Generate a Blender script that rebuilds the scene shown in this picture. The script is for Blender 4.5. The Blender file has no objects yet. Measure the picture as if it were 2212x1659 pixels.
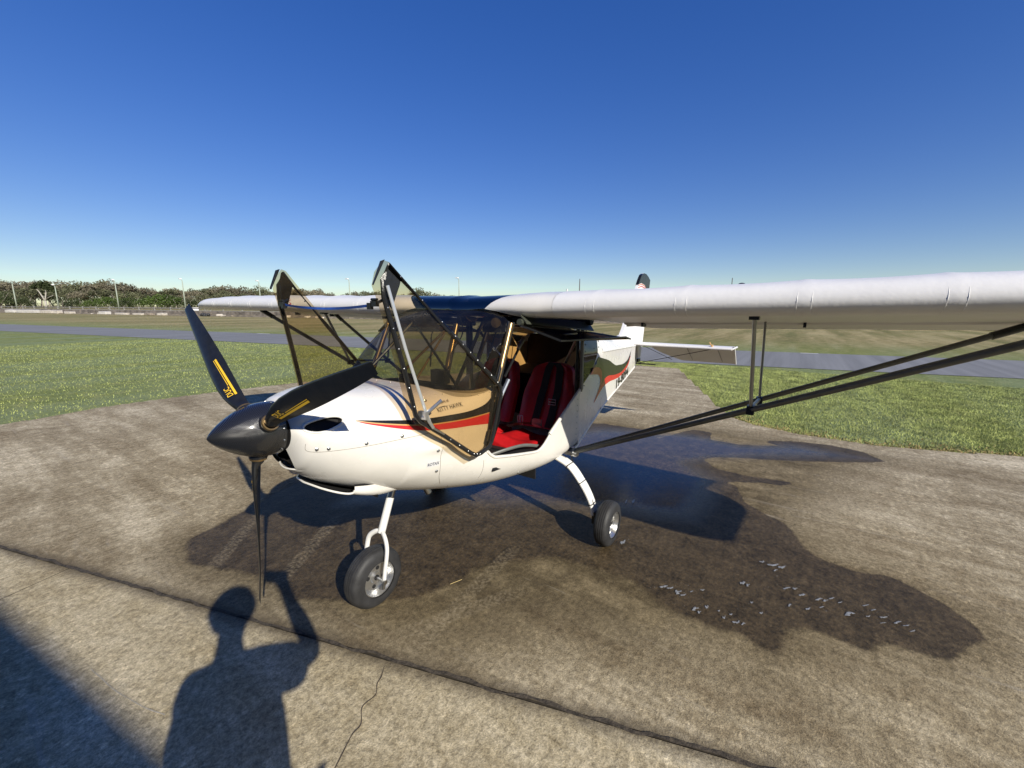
import bpy, bmesh, math, random
import numpy as np
from mathutils import Vector, Matrix, noise
from mathutils.bvhtree import BVHTree
from mathutils.geometry import delaunay_2d_cdt

random.seed(7); rng = np.random.default_rng(7)
SC = bpy.context.scene
COL = SC.collection
rad = math.radians

# ------------------------------------------------------------------ camera
cam_d = bpy.data.cameras.new('camera'); cam = bpy.data.objects.new('camera', cam_d); COL.objects.link(cam)
CAMP = Vector((1.2859, 1.8903, 1.7075)); YAW, PITCH, ROLL, FPX = 3.7464, 0.1805, 0.0061, 898.75
cf = Vector((math.cos(YAW)*math.cos(PITCH), math.sin(YAW)*math.cos(PITCH), -math.sin(PITCH)))
cr0 = Vector((math.sin(YAW), -math.cos(YAW), 0)); cu0 = cr0.cross(cf)
cr = math.cos(ROLL)*cr0 + math.sin(ROLL)*cu0; cu = -math.sin(ROLL)*cr0 + math.cos(ROLL)*cu0
M = Matrix((cr, cu, -cf)).transposed().to_4x4(); M.translation = CAMP
cam.matrix_world = M
cam_d.sensor_width = 36; cam_d.lens = 36*FPX/2212; cam_d.clip_start = 0.02; cam_d.clip_end = 4000
SC.camera = cam

# ------------------------------------------------------------------ light
SUN = Vector((0.34157, 0.78687, 0.51397)).normalized()
w = bpy.data.worlds.new('World'); SC.world = w; w.use_nodes = True
nt = w.node_tree; nt.nodes.clear()
sky = nt.nodes.new('ShaderNodeTexSky'); sky.sky_type = 'NISHITA'; sky.sun_disc = False
sky.sun_elevation = math.asin(SUN.z); sky.sun_rotation = math.atan2(SUN.x, SUN.y)
sky.altitude = 0; sky.air_density = 1.0; sky.dust_density = 0.05; sky.ozone_density = 4.0
bg = nt.nodes.new('ShaderNodeBackground'); bg.inputs['Strength'].default_value = 0.156
wo = nt.nodes.new('ShaderNodeOutputWorld')
gm = nt.nodes.new('ShaderNodeGamma'); gm.inputs['Gamma'].default_value = .72; nt.links.new(sky.outputs[0], gm.inputs[0])
hs = nt.nodes.new('ShaderNodeHueSaturation'); hs.inputs['Saturation'].default_value = 1.52; hs.inputs['Hue'].default_value = .526
nt.links.new(gm.outputs[0], hs.inputs['Color']); nt.links.new(hs.outputs[0], bg.inputs[0]); nt.links.new(bg.outputs[0], wo.inputs[0])
sl = bpy.data.lights.new('sun', 'SUN'); sl.energy = 5.0; sl.angle = rad(0.53); sl.color = (1.0, 0.94, 0.82)
so = bpy.data.objects.new('sun', sl); COL.objects.link(so)
so.rotation_euler = SUN.to_track_quat('Z', 'Y').to_euler(); so.location = (10, 20, 15)
vs = SC.view_settings; vs.view_transform = 'Standard'; vs.look = 'None'; vs.gamma = 1; vs.use_curve_mapping = False
vs.exposure = 0.2
SC.render.engine = 'CYCLES'
SC.cycles.max_bounces = 10; SC.cycles.transparent_max_bounces = 24; SC.cycles.caustics_refractive = False
SC.cycles.caustics_reflective = False

# ------------------------------------------------------------------ helpers
def link(o, parent=None):
    COL.objects.link(o)
    if parent is not None:
        o.parent = parent
        if parent.parent is None and parent.type == 'EMPTY':
            o.matrix_parent_inverse = Matrix.Translation(-Vector(parent.location))
    return o
def mesh(name, V, F, m=None, parent=None, smooth=True, sharp=None):
    me = bpy.data.meshes.new(name)
    V = [tuple(map(float, v)) for v in V]
    me.from_pydata(V, [], [tuple(map(int, f)) for f in F]); me.validate(); me.update()
    if m is not None: me.materials.append(m)
    if smooth: me.shade_smooth()
    o = bpy.data.objects.new(name, me); link(o, parent)
    if smooth and sharp is not None:
        me.set_sharp_from_angle(angle=rad(sharp))
    return o
def tag(o, label=None, cat=None, group=None, kind=None):
    if label: o['label'] = label
    if cat: o['category'] = cat
    if group: o['group'] = group
    if kind: o['kind'] = kind
    return o
def empty(name, loc, label=None, cat=None, group=None):
    o = bpy.data.objects.new(name, None); o.location = loc; o.empty_display_size = .2
    COL.objects.link(o); tag(o, label, cat, group); return o
class MB:
    def __init__(s): s.V = []; s.F = []; s.P = []
    def each(s, name, m, parent=None, smooth=True, sharp=35):
        "every piece an object of its own"
        return [mesh(name, V, F, m, parent, smooth, sharp) for V, F in s.P]
    def stuff(s, name, m, parent=None, smooth=True, sharp=35):
        o = s.build(name, m, parent, smooth, sharp); o['kind'] = 'stuff'; return o
    def add(s, V, F):
        b = len(s.V); s.P.append(([tuple(v) for v in V], F)); s.V += [tuple(v) for v in V]; s.F += [tuple(i+b for i in f) for f in F]; return s
    def box(s, c, d, R=None):
        c = Vector(c); V = []
        for x in (-1, 1):
            for y in (-1, 1):
                for z in (-1, 1):
                    v = Vector((x*d[0]/2, y*d[1]/2, z*d[2]/2))
                    if R is not None: v = R @ v
                    V.append(c+v)
        return s.add(V, [(0,1,3,2),(4,6,7,5),(0,4,5,1),(2,3,7,6),(0,2,6,4),(1,5,7,3)])
    def tube(s, P, r, n=10, flat=1.0, up=None, closed=False):
        P = [Vector(p) for p in P]; k = len(P); rr = r if isinstance(r, (list, tuple)) else [r]*k
        T = []
        for i in range(k):
            a = P[(i-1) % k] if closed else P[max(i-1, 0)]; b = P[(i+1) % k] if closed else P[min(i+1, k-1)]
            T.append((b-a).normalized())
        u = Vector(up) if up is not None else (Vector((0, 0, 1)) if abs(T[0].z) < .9 else Vector((1, 0, 0)))
        V = []; F = []
        for i in range(k):
            u = (u - T[i]*u.dot(T[i])); u.normalize(); v = T[i].cross(u)
            for j in range(n):
                a = 2*math.pi*j/n
                V.append(P[i] + rr[i]*(math.cos(a)*u + flat*math.sin(a)*v))
        for i in range(k if closed else k-1):
            for j in range(n):
                i2 = (i+1) % k
                F.append((i*n+j, i*n+(j+1) % n, i2*n+(j+1) % n, i2*n+j))
        if not closed:
            F.append(tuple(reversed(range(n)))); F.append(tuple((k-1)*n+j for j in range(n)))
        return s.add(V, F)
    def lathe(s, prof, c, ax, n=24, cap=True):
        ax = Vector(ax).normalized(); c = Vector(c)
        u = ax.orthogonal().normalized(); v = ax.cross(u); V = []; F = []
        for (t, r) in prof:
            for j in range(n):
                a = 2*math.pi*j/n; V.append(c+ax*t+r*(math.cos(a)*u+math.sin(a)*v))
        for i in range(len(prof)-1):
            for j in range(n):
                F.append((i*n+j, i*n+(j+1) % n, (i+1)*n+(j+1) % n, (i+1)*n+j))
        if cap: F.append(tuple(reversed(range(n)))); F.append(tuple((len(prof)-1)*n+j for j in range(n)))
        return s.add(V, F)
    def grid(s, rows):
        V = [p for r in rows for p in r]; m = len(rows[0])
        F = [(i*m+j, i*m+j+1, (i+1)*m+j+1, (i+1)*m+j) for i in range(len(rows)-1) for j in range(m-1)]
        return s.add(V, F)
    def slab(s, P, nrm, th):
        "extruded polygon"
        nrm = Vector(nrm).normalized()*th; n = len(P); P = [Vector(p) for p in P]
        V = [p-nrm/2 for p in P]+[p+nrm/2 for p in P]
        F = [tuple(reversed(range(n))), tuple(range(n, 2*n))]+[(i, (i+1) % n, (i+1) % n+n, i+n) for i in range(n)]
        return s.add(V, F)
    def ball(s, c, r, n=8):
        prof = [(-r*math.cos(math.pi*i/n), max(r*math.sin(math.pi*i/n), 1e-4)) for i in range(n+1)]
        return s.lathe(prof, c, (0, 0, 1), 10)
    def build(s, name, m, parent=None, smooth=True, sharp=35):
        return mesh(name, s.V, s.F, m, parent, smooth, sharp)
def mirr(P): return [(p[0], -p[1], p[2]) for p in P]
def interp(x, xs, ys): return float(np.interp(x, xs, ys))
def cat(xs, ys):
    "smooth (monotone-ish) interpolator, xs ascending"
    xs = np.array(xs, float); ys = np.array(ys, float)
    d = np.gradient(ys, xs)
    def f(x):
        x = min(max(x, xs[0]), xs[-1]); i = min(max(int(np.searchsorted(xs, x)-1), 0), len(xs)-2)
        h = xs[i+1]-xs[i]; t = (x-xs[i])/h
        return float((2*t**3-3*t**2+1)*ys[i]+(t**3-2*t**2+t)*h*d[i]+(-2*t**3+3*t**2)*ys[i+1]+(t**3-t**2)*h*d[i+1])
    return f
def spl(P, n=8):
    "Catmull-Rom through points"
    P = [Vector(p) for p in P]; out = []
    for i in range(len(P)-1):
        p0 = P[max(i-1, 0)]; p1 = P[i]; p2 = P[i+1]; p3 = P[min(i+2, len(P)-1)]
        for k in range(n):
            t = k/n
            out.append(.5*((2*p1)+(-p0+p2)*t+(2*p0-5*p1+4*p2-p3)*t*t+(-p0+3*p1-3*p2+p3)*t**3))
    out.append(P[-1]); return out

# ------------------------------------------------------------------ materials
def node(nt, t, **k):
    n = nt.nodes.new(t)
    for a, b in k.items(): setattr(n, a, b)
    return n
def mat(name, col, rough=.5, metal=0., noise_amt=0., nscale=20., bump=0., bscale=60., spec=.5, coat=0., rvar=0., bdist=.01):
    m = bpy.data.materials.new(name); m.use_nodes = True; t = m.node_tree; b = t.nodes['Principled BSDF']
    b.inputs['Base Color'].default_value = (*col, 1); b.inputs['Roughness'].default_value = rough
    b.inputs['Metallic'].default_value = metal; b.inputs['Specular IOR Level'].default_value = spec
    b.inputs['Coat Weight'].default_value = coat; b.inputs['Coat Roughness'].default_value = .06
    if noise_amt or bump or rvar:
        g = node(t, 'ShaderNodeNewGeometry'); n = node(t, 'ShaderNodeTexNoise'); n.inputs['Scale'].default_value = nscale
        n.inputs['Detail'].default_value = 6
        t.links.new(g.outputs['Position'], n.inputs['Vector'])
        if noise_amt:
            r = node(t, 'ShaderNodeMapRange'); r.inputs['From Min'].default_value = .3; r.inputs['From Max'].default_value = .7
            r.inputs['To Min'].default_value = 1-noise_amt; r.inputs['To Max'].default_value = 1+noise_amt
            mx = node(t, 'ShaderNodeVectorMath', operation='SCALE'); mx.inputs[0].default_value = col
            t.links.new(n.outputs[0], r.inputs[0]); t.links.new(r.outputs[0], mx.inputs['Scale']); t.links.new(mx.outputs[0], b.inputs['Base Color'])
        if rvar:
            r = node(t, 'ShaderNodeMapRange'); r.inputs['To Min'].default_value = max(rough-rvar, .02); r.inputs['To Max'].default_value = rough+rvar
            t.links.new(n.outputs[0], r.inputs[0]); t.links.new(r.outputs[0], b.inputs['Roughness'])
        if bump:
            n2 = node(t, 'ShaderNodeTexNoise'); n2.inputs['Scale'].default_value = bscale; n2.inputs['Detail'].default_value = 4
            t.links.new(g.outputs['Position'], n2.inputs['Vector'])
            bp = node(t, 'ShaderNodeBump'); bp.inputs['Strength'].default_value = bump; bp.inputs['Distance'].default_value = bdist
            t.links.new(n2.outputs[0], bp.inputs['Height']); t.links.new(bp.outputs[0], b.inputs['Normal'])
    return m
def glass_mat(name, tint, gloss=.04, rough=.02, haze=0.0, graz=.6):
    m = bpy.data.materials.new(name); m.use_nodes = True; t = m.node_tree; t.nodes.clear()
    tr = node(t, 'ShaderNodeBsdfTransparent'); tr.inputs[0].default_value = (*tint, 1)
    gl = node(t, 'ShaderNodeBsdfGlossy'); gl.inputs['Roughness'].default_value = rough
    lw = node(t, 'ShaderNodeLayerWeight'); lw.inputs['Blend'].default_value = .35
    pw = node(t, 'ShaderNodeMath', operation='POWER'); pw.inputs[1].default_value = 3.0
    ma = node(t, 'ShaderNodeMath', operation='MULTIPLY_ADD'); ma.inputs[1].default_value = graz; ma.inputs[2].default_value = gloss
    mx = node(t, 'ShaderNodeMixShader'); o = node(t, 'ShaderNodeOutputMaterial')
    t.links.new(lw.outputs['Facing'], pw.inputs[0]); t.links.new(pw.outputs[0], ma.inputs[0])
    t.links.new(ma.outputs[0], mx.inputs[0]); t.links.new(tr.outputs[0], mx.inputs[1]); t.links.new(gl.outputs[0], mx.inputs[2])
    last = mx
    if haze:
        df = node(t, 'ShaderNodeBsdfDiffuse'); df.inputs[0].default_value = (.45, .42, .38, 1)
        g = node(t, 'ShaderNodeNewGeometry'); n = node(t, 'ShaderNodeTexNoise'); n.inputs['Scale'].default_value = 9; n.inputs['Detail'].default_value = 8
        t.links.new(g.outputs['Position'], n.inputs['Vector'])
        r = node(t, 'ShaderNodeMapRange'); r.inputs['From Min'].default_value = .35; r.inputs['From Max'].default_value = .8
        r.inputs['To Min'].default_value = haze*.3; r.inputs['To Max'].default_value = haze*2
        t.links.new(n.outputs[0], r.inputs[0])
        m2 = node(t, 'ShaderNodeMixShader'); t.links.new(r.outputs[0], m2.inputs[0]); t.links.new(mx.outputs[0], m2.inputs[1]); t.links.new(df.outputs[0], m2.inputs[2]); last = m2
    t.links.new(last.outputs[0], o.inputs[0]); return m
def carbon(name):
    m = mat(name, (.012, .012, .013), .22, coat=.6); t = m.node_tree; b = t.nodes['Principled BSDF']
    g = node(t, 'ShaderNodeNewGeometry'); mp = node(t, 'ShaderNodeMapping'); mp.inputs['Rotation'].default_value = (.3, .78, .4)
    t.links.new(g.outputs['Position'], mp.inputs[0])
    a = node(t, 'ShaderNodeTexWave', bands_direction='X'); a.inputs['Scale'].default_value = 70
    c = node(t, 'ShaderNodeTexWave', bands_direction='Z'); c.inputs['Scale'].default_value = 70
    for q in (a, c): t.links.new(mp.outputs[0], q.inputs['Vector'])
    x = node(t, 'ShaderNodeMath', operation='MULTIPLY'); t.links.new(a.outputs['Fac'], x.inputs[0]); t.links.new(c.outputs['Fac'], x.inputs[1])
    r = node(t, 'ShaderNodeMapRange'); r.inputs['To Min'].default_value = .17; r.inputs['To Max'].default_value = .33
    t.links.new(x.outputs[0], r.inputs[0]); t.links.new(r.outputs[0], b.inputs['Roughness'])
    cr_ = node(t, 'ShaderNodeMixRGB'); cr_.inputs[1].default_value = (.010, .010, .011, 1); cr_.inputs[2].default_value = (.032, .033, .035, 1)
    t.links.new(x.outputs[0], cr_.inputs[0]); t.links.new(cr_.outputs[0], b.inputs['Base Color'])
    bp = node(t, 'ShaderNodeBump'); bp.inputs['Strength'].default_value = .35; bp.inputs['Distance'].default_value = .002
    t.links.new(x.outputs[0], bp.inputs['Height']); t.links.new(bp.outputs[0], b.inputs['Normal'])
    return m
WHITE = mat('white_gelcoat', (.80, .775, .72), .28, noise_amt=.045, nscale=5, bump=.03, bscale=9, coat=.25, rvar=.08)
FABRIC = mat('white_wing_fabric', (.80, .79, .77), .42, noise_amt=.03, nscale=5, bump=.10, bscale=38)
WPAINT = mat('white_gear_paint', (.80, .79, .76), .35, noise_amt=.04, nscale=60, bump=.02, bscale=90)
BLACKM = mat('black_tube_paint', (.012, .012, .012), .33, bump=.15, bscale=140, rvar=.12)
STRUT = mat('dark_grey_strut', (.105, .108, .10), .42, metal=.3, noise_amt=.15, nscale=20, rvar=.1)
JURY = mat('grey_anodised_tube', (.30, .30, .28), .4, metal=.6, rvar=.1)
ALU = mat('polished_aluminium', (.62, .62, .61), .3, metal=.9, rvar=.1)
STEEL = mat('steel_screw', (.5, .5, .5), .3, metal=1.)
BRONZE = mat('bronze_anodised_tube', (.30, .20, .09), .32, metal=.75, noise_amt=.12, nscale=30, rvar=.1)
RUBBER = mat('tyre_rubber', (.028, .028, .029), .6, noise_amt=.35, nscale=18, bump=.12, bscale=120)
DUST = mat('dusty_rubber', (.20, .165, .12), .9, noise_amt=.3, nscale=60)
DARK = mat('black_interior', (.010, .010, .011), .7, noise_amt=.3, nscale=20, bump=.1)
HOLE = mat('dark_duct', (.006, .005, .005), .8, noise_amt=.2)
HEADLINER = mat('brown_fabric_shaded', (.030, .014, .008), .9, noise_amt=.2, nscale=14)  # same fabric as the tan one, with the bay's shade put into its colour
TANF = mat('tan_fabric_sunlit', (.46, .28, .10), .85, noise_amt=.12, nscale=9, bump=.1, bscale=30)  # the brown lining fabric again, sunlight put into its lighter colour
RED = mat('red_leather', (.50, .010, .013), .42, noise_amt=.12, nscale=18, bump=.18, bscale=45, rvar=.1)
WEB = mat('black_webbing', (.012, .012, .013), .75, bump=.3, bscale=300)
BLKV = mat('black_vinyl', (.012, .012, .012), .22)
REDV = mat('red_vinyl', (.62, .022, .026), .25)
GOLDV = mat('gold_vinyl', (.62, .36, .13), .3)
YEL = mat('yellow_vinyl', (.80, .50, .03), .4)
INK = mat('black_ink', (.02, .02, .02), .4)
BLADE = mat('black_blade', (.012, .012, .012), .34, noise_amt=.2, nscale=30, bump=.04, bscale=70, coat=.3, rvar=.07)
CARBON = carbon('carbon_fibre')
SPRING_W = mat('silver_bar', (.60, .61, .60), .35, metal=.55)
BLUE = mat('blue_webbing', (.02, .08, .35), .7, noise_amt=.2, bump=.3, bscale=200)
TINT = glass_mat('smoked_polycarbonate', (.86, .785, .655), .012, haze=.012)
TINT2 = glass_mat('smoked_windscreen', (.50, .47, .385), .03, haze=.012)
ROOFG = glass_mat('navy_roof_glazing', (.05, .06, .12), .16, rough=.08)
FLAPG = glass_mat('dark_smoked_window', (.28, .21, .14), .01, rough=.4, graz=.10)
SEAL = mat('panel_gap', (.25, .23, .2), .7)
# ------------------------------------------------------------------ aircraft
plane = empty('light_aircraft', (-0.9, 0, 0), 'white high-wing two-seat light aircraft with carbon propeller, open smoked doors and red seats', 'aircraft')

# --- body sections
_x = [-1.60, -1.2, -.9, -.5, -.27, 0.0, .2, .28, .35, .40, .412]
_w  = cat(_x, [.548, .557, .557, .545, .485, .400, .325, .285, .235, .17, .135])
_zt = cat(_x, [1.33, 1.33, 1.33, 1.325, 1.290, 1.315, 1.335, 1.33, 1.317, 1.297, 1.28])
_zw = cat(_x, [.78, .80, .88, .98, 1.04, 1.09, 1.13, 1.15, 1.16, 1.17, 1.175])
_zb = cat(_x, [.60, .565, .575, .625, .668, .75, .842, .89, .95, 1.02, 1.07])
_nt = cat(_x, [9., 9., 9., 8., 4.2, 2.5, 2.3, 2.2, 2.1, 2., 2.])
_nb = cat(_x, [4.2, 4., 3.6, 3., 2.6, 2.3, 2.2, 2.1, 2., 2., 2.])
def sec(x, t):
    "t 0 top centre .. 1 widest .. 2 bottom centre"
    w_, zw = _w(x), _zw(x)
    if t <= 1:
        a = t*math.pi/2; n = _nt(x); y = w_*abs(math.sin(a))**(2/n); z = zw+(_zt(x)-zw)*abs(math.cos(a))**(2/n)
    else:
        a = (t-1)*math.pi/2; n = _nb(x); y = w_*abs(math.cos(a))**(2/n); z = zw-(zw-_zb(x))*abs(math.sin(a))**(2/n)
    return y, z
def gauss(a, s): return math.exp(-(a/s)**2)
def dent(x, y, z):
    "inlet channel, crown hump and dimples of the cowling"
    d = 0.0
    if x > -.05:
        # channel in front of the cheek inlet
        zc = 1.205
        k = gauss(z-zc, .030)*(1/(1+math.exp(-(x-.27)/.02)))*(1/(1+math.exp((x-.405)/.012)))
        d -= .032*k
    if x < -.02:
        d += .016*gauss(x+.17, .10)*gauss(z-1.02, .030)*(1 if x > -.26 else 0)
        d += .008*gauss(x+.06, .13)*gauss(z-.88, .06)-.004*gauss(x-.10, .10)*gauss(z-.90, .06)
    return d
def body_pt(x, t, s):
    y, z = sec(x, t); d = dent(x, y, z)
    return (x, s*(y+d), z+.2*d*(1 if z > 1.1 else 0))
def t_at(x, z):
    lo, hi = 0., 2.
    for _ in range(30):
        m_ = (lo+hi)/2
        if sec(x, m_)[1] > z: lo = m_
        else: hi = m_
    return lo
NT = 96
# cowling
xs = [-.27+(.412+.27)*(i/84)**.85 for i in range(85)]; xs[-1] = .412
def inlet(x, z):   # cheek inlet opening
    u = (x-.315)/.062; v = (z-(1.207+.22*(x-.315)*-1))/.027
    return u*u+v*v < 1
def lowmouth(x, y, z): # mouth below spinner
    return (abs(y)/.135)**2.2+((z-(1.035-.0))/.062)**2 < 1 and x > .25 and z < 1.09
cow = MB(); rows = []
def t_cut(x): return 2. if x <= .352 else 2.-.40*((x-.352)/.060)**.6
for x in xs:
    tc = t_cut(x)
    r = [body_pt(x, (2-2*j/NT)*tc/2, -1) for j in range(NT)]+[body_pt(x, 2*j/NT*tc/2, 1) for j in range(NT+1)]
    rows.append(r)
m_ = len(rows[0]); V = [p for r in rows for p in r]; F = []
for i in range(len(rows)-1):
    for j in range(m_-1):
        q = (i*m_+j, i*m_+j+1, (i+1)*m_+j+1, (i+1)*m_+j)
        c = [sum(V[k][a] for k in q)/4 for a in range(3)]
        if abs(c[1]) > .12 and inlet(c[0], c[2]): continue
        F.append(q)
# lower lip of the mouth below the spinner
b0 = len(V); LN = 33; LR = 7
for i in range(LR):
    f = i/(LR-1)
    for j in range(LN):
        sg = -1+2*j/(LN-1); t = 2-.34*abs(sg)
        x0, y0, z0 = body_pt(.352, t, 1 if sg >= 0 else -1)
        lx = .352+.034*(1-abs(sg)**2.0); lz = z0+.022*f*f*(1-sg*sg)+.004*f
        V.append((x0+(lx-x0)*f, y0*(1-.10*f*f), lz))
for i in range(LR-1):
    for j in range(LN-1): F.append((b0+i*LN+j, b0+i*LN+j+1, b0+(i+1)*LN+j+1, b0+(i+1)*LN+j))
LIPP = V[b0+(LR-1)*LN:b0+LR*LN]
cowl = mesh('cowling', V, F, WHITE, plane)
# dark inner liner seen through the openings
lin = MB(); rr = []
for x in np.linspace(-.20, .39, 24):
    rr.append([(x, s*(max(sec(x, t)[0]-.03, 0.0)), _zw(x)+(sec(x, t)[1]-_zw(x))*.86) for s, t in
               [(-1, 2-2*j/24) for j in range(24)]+[(1, 2*j/24) for j in range(25)]])
lin.grid(rr); lin.build('engine_bay_liner', HOLE, plane)
# nose ring face
nf = MB(); nf.grid([[(.412, s*_y*k, 1.175+(_z-1.175)*k) for s, (_y, _z) in
     [(-1, sec(.412, 2-2*j/24)) for j in range(24)]+[(1, sec(.412, 2*j/24)) for j in range(25)]] for k in (1., .6)])
nf.build('nose_ring', HOLE, plane)
bvh_src = []
def bvh_of(objs):
    V = []; F = []
    for o in objs:
        b = len(V); V += [v.co.copy() for v in o.data.vertices]; F += [tuple(i+b for i in p.vertices) for p in o.data.polygons]
    return BVHTree.FromPolygons(V, F)
# rims of the openings
full = MB(); full.grid(rows); 
BFULL = BVHTree.FromPolygons([Vector(v) for v in full.V], full.F)
def on_side(B, x, z, s=1, off=.0, from_y=2.):
    h = B.ray_cast(Vector((x, s*from_y, z)), Vector((0, -s, 0)))
    if h[0] is None: return None
    n = h[1] if h[1].y*s > 0 else -h[1]
    return h[0]+n*off
for s in (1, -1):
    ring = []
    for k in range(40):
        a = 2*math.pi*k/40; x = .315+.064*math.cos(a); z = 1.207-.22*(x-.315)+.029*math.sin(a)
        p = on_side(BFULL, x, z, s, .001)
        if p is not None: ring.append(p)
    q = MB(); q.tube(ring, .0055, 8, closed=True); o = q.build('inlet_rim', WHITE, cowl)
    bowl = MB(); rws = []
    for k, dz in ((1.0, 0.0), (.95, .02), (.8, .05), (.45, .07), (0.05, .075)):
        c = sum(ring, Vector())/len(ring)
        rws.append([c+(p-c)*k+Vector((0, -s*dz, 0)) for p in ring+[ring[0]]])
    bowl.grid(rws); bowl.build('inlet_duct', HOLE, cowl)
    eng = MB()
    for k in range(9): eng.lathe([(0, .016), (.0022, .016)], (.262, s*(.205+.004*k), 1.192), (0, s, 0), 12)
    eng.stuff('cylinder_fins', ALU, cowl)
mo = MB(); mo.tube(LIPP, .004, 8); mo.build('mouth_lip', WHITE, cowl)
# belly scoop for the radiator
sc = MB(); rws = []
SCP = [(.19, .235, .818, .875), (.12, .248, .785, .86), (.03, .245, .755, .84), (-.12, .228, .735, .79), (-.26, .20, .712, .75), (-.36, .165, .695, .73), (-.44, .12, .685, .71)]
for n_, (x, wd, zb, zt) in enumerate(SCP):
    r = []
    for k in range(25):
        a = math.pi*k/24; sa = abs(math.sin(a)); yy = wd*math.copysign(abs(math.cos(a))**.40, -math.cos(a)); z = zt-(zt-zb)*sa**.5
        fr_ = max(0, 1-n_/3.)**2; c_ = 1-(yy/wd)**2
        r.append((x+.115*fr_*c_, yy, z+.060*fr_*c_))
    rws.append(r)
fine = [spl([rws[i][k] for i in range(len(rws))], 5) for k in range(25)]
sc.grid(fine); scoop = sc.build('radiator_scoop', WHITE, plane)
lipt = MB(); lipt.tube(rws[0][1:-1], .005, 8); lipt.build('scoop_lip', WHITE, scoop)
ins = MB(); ins.grid([[(x-.004, y*.96, z+.007) for (x, y, z) in r] for r in rws[:3]])
ins.grid([[(.06, y, z) for y in np.linspace(-.23, .23, 5)] for z in (.765, .90)])
ins.build('radiator', HOLE, scoop, False)

# --- cabin side and tub
SX = [-1.60, -1.565, -1.09, -1.04, -.99, -.95, -.90, -.50, -.47, -.45, -.44]
SZ = [1.12, 1.10, .855, .822, .798, .79, .795, .88, .90, .92, .94]
def sill(x): return interp(x, SX, SZ)
tub = MB(); rws = []
XS = list(np.linspace(-1.565, -1.1, 16))+list(np.linspace(-1.09, -.9, 14))+list(np.linspace(-.88, -.51, 12))+list(np.linspace(-.50, -.44, 10))
for x in XS:
    t0 = t_at(x, sill(x))
    rws.append([body_pt(x, 2-(2-t0)*0-(0), -1)]*0+[body_pt(x, t0+(2-t0)*k/40, -1) for k in range(41)]+[body_pt(x, 2-(2-t0)*k/40, 1) for k in range(1, 41)])
tub.grid(rws); tubo = tub.build('cabin_tub', WHITE, plane)
side = MB()
for s in (1, -1):
    rws = []
    for x in np.linspace(-.44, -.27, 14):
        zt = interp(x, [-.44, -.36, -.30, -.27], [1.285, 1.272, 1.275, 1.28])
        t0 = t_at(x, zt)
        u = (x+.27)/-.17; r = []
        for k in range(41):
            p = body_pt(x, t0+(2-t0)*k/40, s)
            if p[2] > .94 and u > 0:
                xe = x+u*(-.43-.07*(p[2]-.95)/.34+.44); p = (xe, (s*sec(xe, t_at(xe, p[2]))[0]), p[2])
            r.append(p)
        rws.append(r)
    side.grid(rws)
sideo = side.build('footwell_side', WHITE, plane)
# inner sill return (thickness) and lip
lipm = MB()
for s in (1, -1):
    P = []
    for x in XS:
        z = sill(x); P.append(Vector((x, s*(_w(x) if z > _zw(x) else sec(x, t_at(x, z))[0]), z)))
    lipm.tube(spl(P[::2], 2), .009, 8)
lipm.each('sill_moulding', WHITE, tubo)
for s in (1, -1):
    q = MB(); q.tube([(-1.565, s*.555, 1.112), (-1.09, s*.560, .868)], .012, 10); q.build('sill_tube', WHITE, tubo)
    q = MB()
    for k in range(8): p_ = Vector((-1.53, s*.551, 1.03)).lerp(Vector((-1.50, s*.560, .72)), k/7); q.ball(p_, .0035, 4)
    q.stuff('rivet', STEEL, tubo)
floor = MB(); floor.slab([(-.30, -.36, .735), (-.30, .36, .735), (-1.5, .47, .67), (-1.5, -.47, .67)], (0, 0, 1), .01)
floor.slab([(-.50, .36, .80), (-.50, .53, .80), (-1.10, .54, .745), (-1.10, .36, .745)], (0, 0, 1), .02)
floor.build('cabin_floor_mat', DARK, plane, False)
tr = MB(); tr.tube(spl([(-.62, .42, .83), (-.75, .47, .845), (-.92, .47, .82), (-1.06, .49, .78)], 6), 0.011, 10, flat=.6); tro = tr.build('sill_trim', JURY, plane)
bk = MB(); bk.grid([[(x, y, z) for y in (-.5, -.25, 0, .25, .5)] for x, z in ()]) if False else bk.grid([[(-.29, y*w_, z) for y in (-1, -.5, 0, .5, 1)] for z, w_ in ((.69, .26), (.80, .40), (1.0, .44), (1.22, .40))]); bk.build('firewall', HOLE, plane)

# --- aft fuselage (fabric over frame)
def aft(x):
    w_ = .56+(.05-.56)*(x+1.48)/(-4.5+1.48)
    zb = interp(x, [-4.25, -3.04, -2.5, -1.9, -1.565], [.945, .84, .80, .705, .645])
    zm = interp(x, [-4.25, -1.565], [1.222, 1.36]); zt = interp(x, [-4.25, -3.83, -2.3, -1.565], [1.24, 1.262, 1.446, 1.56])
    ztc = zt+interp(x, [-4.25, -1.565], [.02, .06])
    return w_, zb, zm, zt, ztc
def aft_half(x, s):
    w_, zb, zm, zt, ztc = aft(x)
    K = [(0, ztc), (w_*.45, ztc-.008), (w_*.80, zt), (w_*.86, zt-.012), (w_*.985, zm+.015), (w_, zm), (w_*.997, zm-.015), (w_*.99, (zm+zb)/2), (w_, zb+.02), (w_*.97, zb), (w_*.6, zb-.045), (0, zb-.06)]
    return [(x, s*y, z) for y, z in K]
am = MB()
XA = list(np.linspace(-4.15, -2.3, 20))
am.grid([aft_half(x, 1) for x in XA]); am.grid([aft_half(x, -1) for x in XA])
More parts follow.
